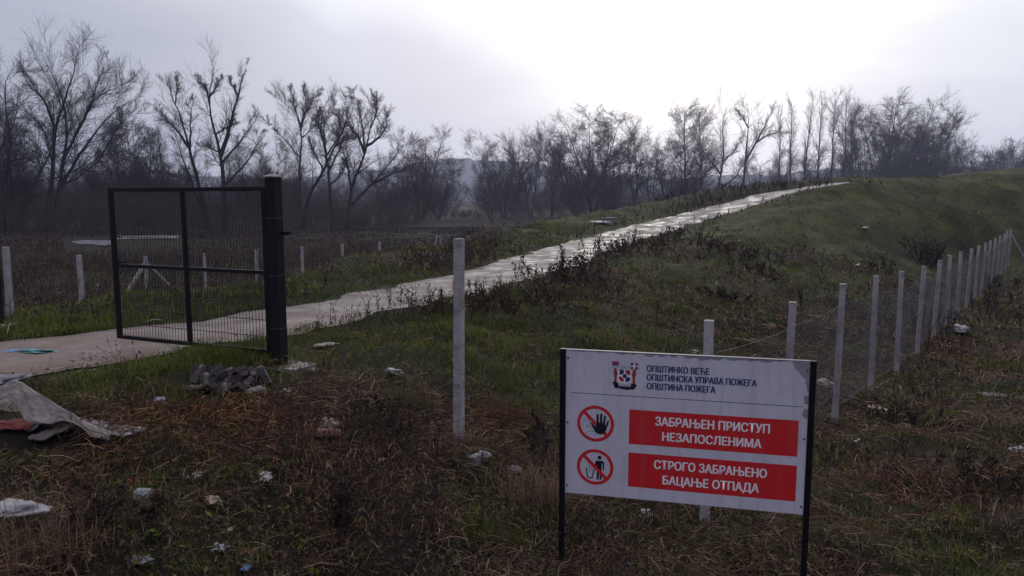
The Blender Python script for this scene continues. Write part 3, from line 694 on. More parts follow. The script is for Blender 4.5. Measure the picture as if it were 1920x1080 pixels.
poly('red_panel', [rect(.480, .425, 1.662, .688)], M_red, 1); poly('red_panel', [rect(.480, .754, 1.664, 1.018)], M_red, 1)
text('ЗАБРАЊЕН ПРИСТУП', .670, 1.472, .466, .066, M_white, bold=.045); text('НЕЗАПОСЛЕНИМА', .722, 1.420, .580, .064, M_white, bold=.045)
text('СТРОГО ЗАБРАЊЕНО', .668, 1.465, .796, .066, M_white, bold=.045); text('БАЦАЊЕ ОТПАДА', .733, 1.415, .910, .066, M_white, bold=.045)
text('ОПШТИНКО ВЕЋЕ', .600, 1.045, .084, .047, M_navy, bold=.052); text('ОПШТИНСКА УПРАВА ПОЖЕГА', .600, 1.372, .149, .047, M_navy, bold=.052); text('ОПШТИНА ПОЖЕГА', .602, 1.091, .215, .047, M_navy, bold=.052)
poly('rule_line', [rect(.043, .322, 1.681, .3265)], M_navy, 1)
# prohibition roundels
def slash(u, v, r, wd=.026):
    d = r * .70710678; return strip([(u - d, v - d), (u + d, v + d)], wd)
C1, C2, RO, RI = (.230, .552), (.231, .889), .139, .115
poly('prohibition_ring', ring(*C1, RI, RO), M_red, 2); poly('prohibition_ring', ring(*C2, RI, RO), M_red, 2)
poly('slash', slash(*C1, .121), M_red, 1); poly('slash', slash(*C2, .121), M_red, 4)
# man calling out, in thin lines, behind the hand
cx, cy_ = C1
k_ = .139 / 72                                                   # one photo-zoom pixel (roundel radius 72) in metres
def zp(pts, c=C1, o=(57, 53)): return [(c[0] + (x - o[0]) * .139 / 35.0, c[1] + (y - o[1]) * .139 / 36.5) for x, y in pts]
poly('man_outline', strip(zp([(31.5, 59), (33.5, 59), (33, 55), (34, 48), (37, 44.5), (45, 44), (46, 50), (45, 60), (51, 60)]), .0028) + strip(zp([(36, 49), (44, 51)]), .002) + strip(zp([(39, 74), (47, 68), (55, 68.5)]), .003) + strip(zp([(46, 53), (49, 52), (51, 50)]), .002) + ring(*zp([(41, 58.5)])[0], .006, .009, 12), M_navy, 1)
hand = [zp([(53, 62), (48, 53), (50.5, 51.5), (57, 59), (59, 56), (59, 34.5), (61, 33), (63, 34.5), (63.2, 50), (65, 50), (66, 32.5), (68, 31), (70, 32.5), (69.3, 50), (71.2, 50.5), (73, 36), (75, 34.7), (76.8, 36.4), (74.8, 54), (76, 54.5), (80, 45), (82.3, 44.6), (82.2, 48), (77, 65), (74, 71), (68, 74.2), (61, 73), (56, 69)])]
poly('hand_symbol', hand, M_ink, 5)
def zq(pts): return zp(pts, C2, (55.8, 134.5))
bin_ = []
person = [circ(*zq([(64.3, 114.6)])[0], .0150), zq([(59, 121), (70, 121), (73, 123.5), (73, 139.5), (70.3, 139.5), (69.8, 126.5), (68.3, 126.5), (68.3, 160), (64.8, 160), (64.4, 144), (63.4, 144), (63, 160), (59.2, 160), (59.4, 130), (55, 139), (53.5, 137.5), (56.5, 124)])]
bin_ += strip(zq([(39, 138), (42, 157.5), (50.5, 157.5), (54, 139.5)]), .0085)
dots = [circ(*zq([(x, y)])[0], r, 10) for x, y, r in ((44.5, 133, .0052), (47, 137.5, .0058), (45.5, 143, .0048))]
poly('head_symbol', person[:1], M_ink, 2); poly('person_symbol', person[1:], M_ink, 2); poly('litter_bin_symbol', bin_, M_ink, 2)
for p_ in dots: poly('litter_symbol', [p_], M_ink, 2)
# municipal coat of arms, as coloured shapes
ex, ey, es = .3465, .066, .19 / 700                                # zoom pixels -> metres
def em(pts): return [(ex + (x - 300) * es * 1.0, ey + (y - 105) * es * .95) for x, y in pts]
E_ = empty  # emblem parts sit on the board
eb = poly('emblem', [em([(470, 350), (830, 340), (830, 690), (650, 740), (450, 690)])], M_white, 1)
def ep(name, polys, m, ly): return poly(name, [em(p) for p in polys], m, ly, board)
ep('emblem_quarter', [[(505, 345), (625, 345), (625, 440), (560, 495), (505, 495)], [(670, 590), (735, 555), (800, 555), (800, 640), (750, 690), (670, 700)]], M_navy, 2)
ep('emblem_quarter', [[(665, 350), (800, 350), (800, 500), (740, 490), (665, 430)], [(490, 540), (555, 550), (625, 610), (625, 700), (550, 690), (490, 620)]], M_crim, 2)
ep('emblem_boss', [[(650 + 62 * math.cos(a), 525 + 66 * math.sin(a)) for a in np.linspace(0, 6.283, 14, endpoint=False)]], M_navy, 3)
ep('emblem_flag', [[(305, 110), (490, 110), (490, 185), (305, 185)]], M_crim, 2); ep('emblem_flag', [[(305, 185), (490, 185), (490, 230), (305, 230)]], M_navy, 2); ep('emblem_flag', [[(310, 230), (490, 230), (490, 300), (320, 290)]], M_grey, 2)
ep('emblem_banner', [[(805, 130), (900, 130), (900, 225), (805, 225)], [(900, 225), (1000, 225), (1000, 320), (900, 320)]], M_navy, 2); ep('emblem_banner', [[(900, 130), (1000, 130), (1000, 225), (900, 225)], [(805, 225), (900, 225), (900, 320), (805, 320)]], M_crim, 2)
ep('emblem_banner_cross', [[(880, 140), (920, 140), (920, 310), (880, 310)], [(815, 208), (880, 208), (880, 242), (815, 242)], [(920, 208), (990, 208), (990, 242), (920, 242)]], M_white, 3)
ep('emblem_crown', [[(520, 310), (530, 215), (580, 240), (640, 200), (690, 240), (700, 310)], [(705, 310), (720, 240), (760, 205), (745, 310)]], M_grey, 2)
for sx__ in (1, -1):
    q_ = [(355, 330), (390, 300), (425, 330), (440, 430), (470, 480), (440, 520), (430, 715), (365, 715), (365, 520), (340, 490)]
    if sx__ < 0: q_ = [(1296 - x, y + 10) for x, y in q_]
    ep('emblem_supporter', [q_], M_rust, 2)
ep('emblem_base', [[(320, 720), (370, 700), (470, 730), (490, 800), (800, 820), (830, 740), (900, 720), (975, 770), (960, 830), (890, 920), (820, 900), (760, 930), (540, 910), (500, 880), (430, 905), (380, 880)]], M_ink, 2)
ep('emblem_ribbon', [[(475, 790), (520, 765), (760, 770), (820, 800), (800, 835), (500, 830)]], M_grey, 3)
# flaked paint along the top edge and at the top right corner
rg_ = random.Random(4); pe = []
for u, wd, dp in ((.42, .10, .018), (.50, .05, .014), (.62, .09, .024), (.71, .07, .022), (.79, .06, .020), (.90, .10, .022), (1.0, .11, .034), (1.09, .10, .030), (1.2, .10, .022), (1.26, .08, .016), (1.33, .10, .020), (1.42, .12, .022), (1.52, .08, .012), (.12, .05, .008), (.25, .06, .008)):
    n = 6; pe.append([(u + wd * (k / n - .5), .001) for k in range(n + 1)] + [(u + wd * (.5 - k / n) + rg_.uniform(-.006, .006), dp * math.sin(math.pi * (.12 + .76 * k / n)) * rg_.uniform(.7, 1.15)) for k in range(n + 1)])
pe.append([(1.60, .004), (SW - .003, .004), (SW - .003, .225), (1.712, .215), (1.704, .19), (1.70, .165), (1.692, .15), (1.698, .13), (1.680, .115), (1.66, .098), (1.648, .075), (1.622, .058), (1.612, .03)])
pe.append([(SW - .003, .24), (1.690, .245), (1.684, .262), (1.694, .280), (1.69, .300), (SW - .003, .305)])
pe.append([(SW - .003, .335), (1.694, .34), (1.684, .36), (1.682, .385), (1.70, .405), (SW - .003, .41)])
for k, p_ in enumerate(pe): poly('flaked_patch', [p_], M_peel, 1 + .06 * k)
for u, v in ((.35, .11), (.9, .045), (1.30, .21), (.374, .545)):
    poly('chip', [circ(u, v, .0045, 7)], M_peel, 6)
# ------------------------------------------------------------------ ground cover
def field_pts(n, r0, r1, a0, a1, g=rng):
    r = np.sqrt(g.uniform(r0 * r0, r1 * r1, n)); a = np.radians(g.uniform(a0, a1, n)); return r * np.sin(a), r * np.cos(a)
EXC = []
def off_road(x, y, m=.12):
    ok_ = np.ones(len(x), bool)
    for ex_, ey_, er_ in EXC: ok_ &= (x - ex_) ** 2 + (y - ey_) ** 2 > er_ * er_
    o_ = road_q(x, y); j = (fbm(x * 1.3, y * 1.3, 3) - .5) * 1.0
    return ok_ & (np.abs(o_[0]) > o_[1] + m - .12 + j * .75)
GREENS = np.array([(.078, .112, .013), (.100, .122, .016), (.056, .074, .011), (.118, .120, .026), (.056, .086, .015)])
STRAWS = np.array([(.150, .100, .062), (.098, .062, .042), (.064, .040, .030), (.030, .020, .017), (.21, .155, .105), (.090, .046, .032), (.054, .042, .026)])
def blades(x, y, h, wd, lean, col, g=rng, z=None):
    """curved three-point grass blades, one per root"""
    n = len(x); z = ground(x, y) if z is None else z; a = g.uniform(0, 2 * np.pi, n); d = np.stack([np.cos(a), np.sin(a), 0 * a], 1)
    s = np.stack([-np.sin(a), np.cos(a), 0 * a], 1) * (wd / 2)[:, None]
    ln = np.clip(np.abs(lean), 0, 1.35)[:, None]; hh = h[:, None]
    p0 = np.stack([x, y, z - .01], 1); up = np.array([0, 0, 1.])
    p1 = p0 + hh * .5 * (up * np.cos(ln * .55) + d * np.sin(ln * .55)); p2 = p1 + hh * .5 * (up * np.cos(ln * 1.35) + d * np.sin(ln * 1.35))
    V = np.stack([p0 - s, p0 + s, p1 - s * .75, p1 + s * .75, p2], 1); k = np.arange(n)[:, None] * 5
    Q = k + np.array([0, 1, 3, 2]); T = k + np.array([2, 3, 4])
    C = np.repeat(col[:, None], 5, 1) 
    return V.reshape(-1, 3), Q, T, C.reshape(-1, 3)
TINT = [(*hit(px, py)[:2], r_, c_) for px, py, r_, c_ in ((400, 775, .55, (1.27, 1.04, 0.86)), (320, 790, .5, (1.24, 1.03, 0.85)), (470, 800, .5, (1.21, 1.02, 0.88)), (330, 840, .6, (1.15, 1.00, 0.91)), (620, 980, .35, (1.21, 0.97, 0.88)), (700, 880, .6, (1.03, 0.92, 0.92)), (560, 850, .5, (1.06, 0.93, 0.91)),
        (60, 1030, .5, (1.15, 1.06, 0.91)), (150, 880, .5, (1.12, 1.03, 0.91)), (930, 780, .4, (1.21, 0.98, 0.88)), (1620, 890, .7, (1.15, 0.98, 0.93)), (1700, 920, .8, (1.09, 0.95, 0.93)), (1850, 690, 1.0, (1.07, 0.94, 0.91)), (1750, 640, 1.2, (1.06, 0.94, 0.93)), (1200, 690, .6, (1.09, 0.95, 0.94)), (1100, 620, 1.0, (1.03, 0.94, 0.94)), (1640, 700, .8, (1.06, 0.94, 0.93)), (420, 600, .8, (1.06, 1.02, 0.91)), (1900, 880, .6, (1.12, 0.97, 0.88)))]
def tint(x, y):
    t = np.ones((len(x), 3))
    for a, b_, r_, c_ in TINT:
        k = np.exp(-((x - a) ** 2 + (y - b_) ** 2) / (r_ * r_))[:, None]; t = t * (1 - k) + t * np.array(c_) * k
    return t
class Stuff:
    def __init__(s): s.V, s.Q, s.T, s.C, s.n = [], [], [], [], 0
    def add(s, V, Q, T, C):
        s.V.append(V); s.C.append(C)
        if Q is not None: s.Q.append(Q + s.n)
        if T is not None: s.T.append(T + s.n)
        s.n += len(V)
    def build(s, name, m, loc=None, parent=None):
        return mesh_np(name, np.concatenate(s.V), np.concatenate(s.Q) if s.Q else None, np.concatenate(s.T) if s.T else None, m, parent, np.concatenate(s.C), loc)
def pick(pal, n, g=rng, j=.25): return pal[g.integers(0, len(pal), n)] * g.uniform(1 - j, 1 + j, (n, 1))
hc = hit(420, 722)
EXC += [(hc[0] + k * .17, hc[1], .2) for k in (-3, -2, -1, 0, 1, 2, 3)]
EXC += [(*at_d(px, 760, dd)[:2], rr) for px, dd, rr in ((-30, 6.5, .34), (20, 6.4, .32), (60, 6.3, .28), (95, 6.25, .24), (130, 6.2, .18), (165, 6.15, .14), (30, 6.75, .3), (80, 6.6, .25))]
GS_, DS_ = Stuff(), Stuff()
BANDS = [(4.2, 8, 56000), (8, 13, 80000), (13, 22, 110000), (22, 36, 110000), (36, 66, 120000)]
for r0, r1, n in BANDS:
    # tufts: clustered roots
    nt_ = n // 7; x, y = field_pts(nt_, r0, r1, -47, 45); x = np.repeat(x, 7) + rng.normal(0, .035 + .0028 * r0, nt_ * 7); y = np.repeat(y, 7) + rng.normal(0, .035 + .0028 * r0, nt_ * 7)
    ok = off_road(x, y); ok &= ~((y > 58) & (x < 15)); x, y = x[ok], y[ok]; d = np.hypot(x, y)
    gsel = green(x, y); keep_ = rng.random(len(x)) < np.clip(gsel * 1.5, .11, 1)
    xg, yg, dg_, gg = x[keep_], y[keep_], d[keep_], gsel[keep_]
    patch = fbm(xg * 1.1 + 5, yg * 1.1, 3); dens = rng.random(len(xg)) < np.clip(.35 + 1.6 * (patch - .25), .2, 1)
    xg, yg, dg_, patch = xg[dens], yg[dens], dg_[dens], patch[dens]
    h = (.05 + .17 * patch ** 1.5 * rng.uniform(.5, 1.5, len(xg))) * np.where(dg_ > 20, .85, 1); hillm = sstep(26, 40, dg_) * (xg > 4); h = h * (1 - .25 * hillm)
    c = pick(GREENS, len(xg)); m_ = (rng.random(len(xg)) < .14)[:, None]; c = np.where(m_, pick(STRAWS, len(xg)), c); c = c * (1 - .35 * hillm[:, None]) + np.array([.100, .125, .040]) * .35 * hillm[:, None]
    tone = .45 + .65 * fbm(xg * .45 + 30, yg * .45, 3)[:, None] + .9 * (fbm(xg * 1.3 + 9, yg * 1.3, 3)[:, None] - .35); c = c * np.clip(tone, .2, 1.6)
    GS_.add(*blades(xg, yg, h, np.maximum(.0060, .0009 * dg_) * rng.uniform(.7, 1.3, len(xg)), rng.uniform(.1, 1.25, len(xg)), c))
    # straw and dead stems lying among it
    kd = (rng.random(len(x)) < np.clip(1.02 - 1.15 * gsel, .04, 1) * .66); xd, yd, dd_ = x[kd], y[kd], d[kd]; pt = fbm(xd * .8 + 60, yd * .8, 3); kk = rng.random(len(xd)) < np.clip(.25 + 1.9 * (pt - .25), .12, 1); xd, yd, dd_, pt = xd[kk], yd[kk], dd_[kk], pt[kk]
    h = .07 + .24 * rng.random(len(xd)) ** 1.8 * (.5 + pt); c = 1.12 * tint(xd, yd) * pick(STRAWS, len(xd), j=.4) * (.55 + .8 * fbm(xd * .6, yd * .6 + 80, 3))[:, None]
    DS_.add(*blades(xd, yd, h, np.maximum(.0062, .0009 * dd_) * rng.uniform(.5, 1.4, len(xd)), rng.uniform(.75, 1.75, len(xd)), c))
tag(GS_.build('grass', M_blade), kind='stuff'); tag(DS_.build('dry_grass', M_stalk), kind='stuff')
# fallen leaves and small broad leaves on the near ground
def leaves(x, y, z, size, col, g=rng, flat=.6):
    n = len(x); nrm = unit(np.stack([g.normal(0, flat, n), g.normal(0, flat, n), np.ones(n)], 1)); a = unit(np.cross(nrm, g.normal(size=(n, 3)))); b_2 = np.cross(nrm, a); p = np.stack([x, y, z], 1); s = size[:, None]
    V = np.stack([p - a * s, p + b_2 * s * .42 + nrm * s * .15, p + a * s, p - b_2 * s * .42 + nrm * s * .15], 1).reshape(-1, 3); k = np.arange(n)[:, None] * 4
    return V, k + np.array([0, 1, 2, 3]), None, np.repeat(col, 4, 0)
def add_t(st, P, Rd, col, k=3):
    V, F = tubes(P, Rd, k); n = P.shape[1] * k; st.add(V, F, None, np.repeat(col, n, 0))
SS_ = Stuff()                                                          # long stems lying criss-cross
for r0, r1, n in ((4.2, 8, 19000), (8, 13, 18000), (13, 22, 14000), (22, 40, 9000)):
    x, y = field_pts(n * 2, r0, r1, -46, 44); ok = off_road(x, y, .0); x, y = x[ok], y[ok]; p_ = fbm(x * .9 + 71, y * .9 + 13, 3); gsel = green(x, y); ok = rng.random(len(x)) < np.clip((p_ - .30) * 2.4, .04, 1) * np.clip(1.12 - 1.25 * gsel, .04, 1.1); x, y = x[ok][:n], y[ok][:n]; m = len(x); d = np.hypot(x, y)
    ph = 2 * np.pi * fbm(x * .5 + 5, y * .5 + 90, 2) * 1.6 + rng.normal(0, .55, m); L_ = rng.uniform(.05, .24, m) * (1 + .02 * d); P = np.empty((m, 5, 3)); P[:, 0] = np.stack([x, y, ground(x, y) + rng.uniform(.01, .13, m)], 1); zz = rng.normal(.10, .22, m)
    for s_ in range(1, 5):
        ph = ph + rng.normal(0, .35, m); zz = zz - .11; P[:, s_] = P[:, s_ - 1] + np.stack([np.cos(ph), np.sin(ph), zz], 1) * (L_ / 4)[:, None]
    P[:, :, 2] = np.maximum(P[:, :, 2], ground(P[:, :, 0].ravel(), P[:, :, 1].ravel()).reshape(m, 5) + .004)
    c = tint(x, y) * 1.08 * pick(STRAWS[[0, 1, 2, 5, 5, 1, 4, 6]], m, j=.45) * (.5 + .9 * fbm(x * .6 + 33, y * .6, 3))[:, None]; add_t(SS_, P, np.maximum(.0030, .0005 * d)[:, None] * rng.uniform(.6, 1.5, m)[:, None] * np.linspace(1, .5, 5)[None], c)
tag(SS_.build('straw_litter', M_stalk), kind='stuff')
LS = Stuff()
for r0, r1, n in ((4.2, 8, 26000), (8, 14, 24000), (14, 24, 15000)):
    x, y = field_pts(n, r0, r1, -46, 44); ok = off_road(x, y, -.25); x, y = x[ok], y[ok]; p_ = fbm(x * 1.4 + 11, y * 1.4 + 3, 3); gsel = green(x, y); ok = rng.random(len(x)) < np.clip((p_ - .25) * 2.6, .10, 1) * (1.1 - .6 * gsel); x, y, gsel = x[ok], y[ok], gsel[ok]; d = np.hypot(x, y)
    pal = np.where((rng.random(len(x)) < .22 + .35 * gsel)[:, None], pick(GREENS * .8, len(x)), pick(STRAWS[[1, 2, 3, 5, 6]], len(x)) * tint(x, y))
    LS.add(*leaves(x, y, ground(x, y) + rng.uniform(.01, .10, len(x)), np.maximum(.024, .0022 * d) * rng.uniform(.5, 1.6, len(x)), pal))
x, y = field_pts(16000, 4.2, 16, -46, 44); ok = off_road(x, y, .1); x, y = x[ok], y[ok]; p_ = fbm(x * 1.1 + 41, y * 1.1 + 63, 3); gsel = green(x, y); ok = rng.random(len(x)) < np.clip((p_ - .50) * 6, 0, 1) * np.clip(.25 + gsel, 0, 1); x, y = x[ok], y[ok]; d = np.hypot(x, y)
LS.add(*leaves(x, y, ground(x, y) + rng.uniform(.02, .16, len(x)), np.maximum(.024, .0022 * d) * rng.uniform(.5, 1.5, len(x)), pick(np.array([(.028, .042, .014), (.038, .048, .018), (.040, .046, .024), (.022, .032, .012)]), len(x)), flat=.7))
tag(LS.build('fallen_leaves', M_blade), kind='stuff')
# dead weeds: upright stems with side twigs and shrivelled leaves
DARKW = np.array([(.030, .020, .018), (.050, .030, .024), (.024, .019, .020), (.070, .045, .032)])
def stems(x, y, h, r, g=rng, S=5, lean=.25, bend=.09):
    n = len(x); P = np.empty((n, S, 3)); P[:, 0] = np.stack([x, y, ground(x, y) - .02], 1)
    D = unit(np.stack([g.normal(0, lean, n), g.normal(0, lean, n), np.ones(n)], 1))
    for s in range(1, S):
        D = unit(D + g.normal(size=(n, 3)) * bend); P[:, s] = P[:, s - 1] + D * (h / (S - 1))[:, None]
    return P, r[:, None] * np.linspace(1, .35, S)[None]
WS_ = Stuff()
for r0, r1, n in ((4.2, 9, 1000), (9, 16, 1300), (16, 30, 1900), (30, 55, 1700)):
    x, y = field_pts(n * 4, r0, r1, -46, 45); ok = off_road(x, y, .15); x, y = x[ok], y[ok]; p_ = fbm(x * .5 + 21, y * .5 + 9, 3); gsel = green(x, y)
    ro = road_q(x, y); fr_g = np.exp(-((np.abs(ro[0]) - ro[1] - .55) / .5) ** 2) * (y > 11) * np.where(ro[0] < 0, .55, .35)
    ok = rng.random(len(x)) < np.maximum(fr_g, np.clip((p_ - .38) * 4.5, .0, 1) * np.clip(1.0 - 1.6 * gsel, .01, 1)); x, y = x[ok][:n], y[ok][:n]; d = np.hypot(x, y)
    hh = rng.uniform(.18, .62, len(x)) * (.7 + .6 * fbm(x * .4, y * .4 + 50, 2)); wpx = np.maximum(.0030, .00038 * d)
    P, Rd = stems(x, y, hh, wpx * rng.uniform(.8, 1.4, len(x))); c = pick(DARKW, len(x)); add_t(WS_, P, Rd, c)
    C, Rc = grow(P, Rd, 5, .3, .98, .38, 42, up=.12, wig=.15, S=3, rr=.7, rmin=.0016); Rc = np.maximum(Rc, np.repeat(wpx, 5)[:, None] * .45); add_t(WS_, C, Rc, np.repeat(c, 5, 0))
    tip = C.reshape(-1, 3)[rng.random(C.shape[0] * 3) < .75]; dt = np.hypot(tip[:, 0], tip[:, 1]); WS_.add(*leaves(tip[:, 0], tip[:, 1], tip[:, 2], np.maximum(.012, .0013 * dt) * rng.uniform(.5, 1.5, len(tip)), pick(DARKW, len(tip)), flat=2))
tag(WS_.build('dead_weeds', M_stalk), kind='stuff')
# the brown field on the left and far grass
FS_ = Stuff(); x, y = field_pts(150000, 17, 105, -44, 22); o_ = road_q(x, y); az_ = np.degrees(np.arctan2(x, y)); ok = (o_[0] > o_[1] + 3.5) & (ground(x, y) < -1.0 + .4 * rng.random(len(x))) & ~((az_ > -31) & (az_ < -23.5) & (np.hypot(x, y) > 54 + 4 * fbm(x * .3, y * .3, 2)) & (np.hypot(x, y) < 90)); x, y = x[ok], y[ok]; d = np.hypot(x, y)
p_ = fbm(x * .28, y * .28 + 40, 4); ok = rng.random(len(x)) < np.clip(.25 + 2.2 * (p_ - .3), .1, 1); x, y, d, p_ = x[ok], y[ok], d[ok], p_[ok]
FIELDC = np.array([(.062, .040, .032), (.040, .026, .022), (.085, .058, .044), (.030, .021, .019), (.05, .042, .026)])
c = pick(FIELDC, len(x)) * (.45 + 1.0 * fbm(x * .12 + 3, y * .16, 4))[:, None]
FS_.add(*blades(x, y, (.22 + .62 * p_ * rng.random(len(x))) * (1 - .35 * sstep(40, 80, d)), .0009 * d * rng.uniform(.6, 1.3, len(x)), rng.uniform(.2, 1.2, len(x)), c))
xs, ys = field_pts(5200, 18, 60, -44, 12); o_ = road_q(xs, ys); ok = (o_[0] > o_[1] + 5) & (ground(xs, ys) < -1.1); xs, ys = xs[ok], ys[ok]
P, Rd = stems(xs, ys, rng.uniform(.5, 1.15, len(xs)), .0004 * np.hypot(xs, ys), lean=.3); c = pick(FIELDC, len(xs)); add_t(FS_, P, Rd, c); C, Rc = grow(P, Rd, 5, .3, .95, .4, 45, S=3, rr=.7, rmin=.004); add_t(FS_, C, Rc, np.repeat(c, 5, 0))
tag(FS_.build('field_weeds', M_stalk), kind='stuff')
# ------------------------------------------------------------------ plants one can tell apart
def weed(name, px, py, h, wid, n, label, cat='weed', stemc=(.035, .024, .022), leafc=None, nleaf=0, lsize=.03, arch=.0, kids=6, seed=1, base=None, group=None, up=.1, rad=.006, spread=.25, l2=True, d=None):
    g = np.random.default_rng(seed)
    p = hit(px, py) if d is None else np.array([*at_d(px, py, d)[:2], 0]); p[2] = gz(p[0], p[1])
    x = p[0] + g.normal(0, wid * .3, n); y = p[1] + g.normal(0, wid * .3, n); hh = h * g.uniform(.55, 1.08, n)
    dist = math.hypot(p[0], p[1]); rad = max(rad, .00042 * dist)
    P, Rd = stems(x, y, hh, np.full(n, rad), g, S=7, lean=spread, bend=.10 + arch)
    st = Stuff(); c = np.tile(np.array(stemc), (n, 1)); add_t(st, P, Rd, c, 4)
    C, Rc = grow(P, Rd, kids, .25, .98, .36, 40, up=up, wig=.16, S=4, rr=.6, g=g, rmin=max(.0018, .0003 * dist)); add_t(st, C, Rc, np.tile(np.array(stemc), (len(C), 1)))
    tips = [P[:, 2:].reshape(-1, 3), C.reshape(-1, 3)]
    if l2:
        C2, Rc2 = grow(C, Rc, 3, .3, 1, .5, 38, up=up, wig=.2, S=3, rr=.7, g=g, rmin=max(.0014, .00025 * dist)); add_t(st, C2, Rc2, np.tile(np.array(stemc) * 1.1, (len(C2), 1))); tips.append(C2.reshape(-1, 3))
    r_ = empty(name, p); tag(r_, label, cat, group); st.build('stem', M_stalk, p, r_)
    if nleaf:
        T_ = np.concatenate(tips); k = g.integers(0, len(T_), nleaf); q_ = T_[k] + g.normal(0, lsize * .6, (nleaf, 3)); lf = Stuff()
        lf.add(*leaves(q_[:, 0], q_[:, 1], q_[:, 2], lsize * g.uniform(.5, 1.4, nleaf), np.array(leafc)[g.integers(0, len(leafc), nleaf)] * g.uniform(.7, 1.3, (nleaf, 1)), g, flat=1.6)); lf.build('foliage', M_blade, p, r_)
    return r_
BR = [(.042, .018, .020), (.028, .013, .016), (.060, .026, .022), (.030, .026, .018)]
BK = [(.020, .014, .014), (.032, .022, .018)]
weed('bramble_bush', 1068, 522, .85, 2.4, 44, 'dark red leafy bramble bush growing over the near edge of the concrete road', 'bush', leafc=BR, nleaf=1100, lsize=.042, seed=11, spread=.55)
weed('bramble_bush', 1180, 476, .85, 3.4, 44, 'dark bramble bush on the road edge with a tall thin stalk behind it', 'bush', leafc=BR, nleaf=900, lsize=.045, seed=12, spread=.5)
weed('bramble_bush', 1252, 456, .75, 3.2, 30, 'low dark scrub running along the right road edge beyond the bramble bushes', 'bush', leafc=BR, nleaf=450, lsize=.045, seed=13, spread=.6)
weed('bramble_bush', 800, 590, .50, 1.0, 22, 'dark red bramble in front of the road just left of the lone concrete post', 'bush', leafc=BR, nleaf=420, lsize=.03, seed=14, spread=.5)
weed('bramble_bush', 930, 582, .42, 1.5, 30, 'long low reddish brown bramble thicket just right of the lone concrete post', 'bush', leafc=BR, nleaf=1200, lsize=.03, seed=15, spread=.75)
weed('bramble_bush', 1010, 575, .40, 1.3, 24, 'brown bramble tangle between the lone post and the big road bramble', 'bush', leafc=BR, nleaf=700, lsize=.03, seed=16, spread=.75)
weed('bramble_bush', 1395, 488, .7, 2.4, 30, 'dark leafy bush halfway up the grassy slope right of the road', 'bush', leafc=BK + BR[:2], nleaf=650, lsize=.042, seed=17, spread=.6)
weed('bramble_bush', 1340, 470, .6, 1.2, 14, 'thin grey brown bush left of the dark leafy bush on the slope', 'bush', leafc=BR, nleaf=260, lsize=.05, seed=18, spread=.5)
weed('bramble_bush', 1350, 562, .40, 1.0, 20, 'low dark green bush on the slope behind the first netting posts', 'bush', leafc=[(.018, .026, .012), (.022, .018, .014)], nleaf=700, lsize=.04, seed=19, spread=.7)
weed('bramble_bush', 1425, 512, .5, 1.1, 14, 'small dark red bush on the slope above the tall brown stalk', 'bush', leafc=BR, nleaf=380, lsize=.045, seed=20, spread=.6)
weed('bare_shrub', 1735, 498, 1.35, 1.3, 40, 'dark bare fan shaped shrub on the slope behind the netting fence', 'shrub', seed=21, spread=.42, kids=7, leafc=BK, nleaf=260, lsize=.05)
weed('bare_shrub', 1640, 512, .95, 1.2, 16, 'thin bare shrub on the slope left of the fan shaped shrub', 'shrub', seed=22, spread=.45, leafc=BK, nleaf=120, lsize=.05)
weed('dead_stalk', 1503, 585, 1.0, .05, 1, 'single tall dark brown seed stalk standing behind the netting fence', 'weed', seed=23, spread=.03, arch=-.06, kids=26, rad=.014, l2=False, up=.5, leafc=BK, nleaf=150, lsize=.03)
weed('dead_stalk', 1228, 618, .72, .05, 1, 'single dark seed stalk on the slope left of the netting fence', 'weed', seed=24, spread=.05, arch=-.06, kids=14, rad=.008, l2=False, up=.5, leafc=BK, nleaf=60, lsize=.022)
weed('dead_stalk', 1190, 468, 1.15, .05, 1, 'tall dark stalk rising above the bramble at the road edge', 'weed', seed=25, spread=.03, arch=-.06, kids=10, rad=.012, l2=False, up=.4, leafc=BK, nleaf=60, lsize=.05)
weed('dead_stalk', 640, 700, .42, .25, 5, 'dry dark weed with bare stalks behind the gate post footing', 'weed', seed=26, spread=.15, kids=6)
weed('dead_stalk', 1005, 862, .48, .22, 6, 'nearly black withered thistle just left of the warning sign', 'weed', seed=27, spread=.2, kids=7, leafc=BK, nleaf=160, lsize=.028, rad=.007)
weed('dead_stalk', 640, 1020, .62, .22, 9, 'dark upright withered weed at the bottom middle of the rubbish strewn ground', 'weed', seed=28, spread=.12, kids=8, leafc=BK, nleaf=260, lsize=.024, rad=.007)
weed('dead_stalk', 295, 985, .30, .10, 3, 'dark withered thistle head in front of the pale grey bag ball', 'weed', seed=29, spread=.2, kids=6, leafc=BK, nleaf=90, lsize=.026, rad=.005)
weed('dead_stalk', 710, 800, .34, .5, 14, 'patch of blackened dead stems left of the lone concrete post', 'weed', seed=30, spread=.3, kids=5, leafc=BK, nleaf=220, lsize=.024)
weed('dead_stalk', 1840, 930, .40, .9, 22, 'dark clump of dead weeds near the right edge in the foreground', 'weed', seed=31, spread=.35, kids=5, leafc=BK + [(.02, .03, .012)], nleaf=500, lsize=.026)
weed('dead_stalk', 1690, 800, .36, .7, 18, 'dark tangle of dead weeds in front of the netting fence', 'weed', seed=32, spread=.35, kids=5, leafc=BK + [(.02, .03, .012)], nleaf=420, lsize=.026)
weed('dead_stalk', 175, 1000, .30, .4, 16, 'low black withered weeds at the bottom left among the litter', 'weed', seed=33, spread=.4, kids=5, leafc=BK, nleaf=300, lsize=.022)
weed('dead_stalk', 1850, 545, .9, 1.1, 20, 'dark leafy weeds outside the netting fence near its far end', 'weed', seed=34, spread=.4, kids=6, leafc=BK, nleaf=420, lsize=.05)
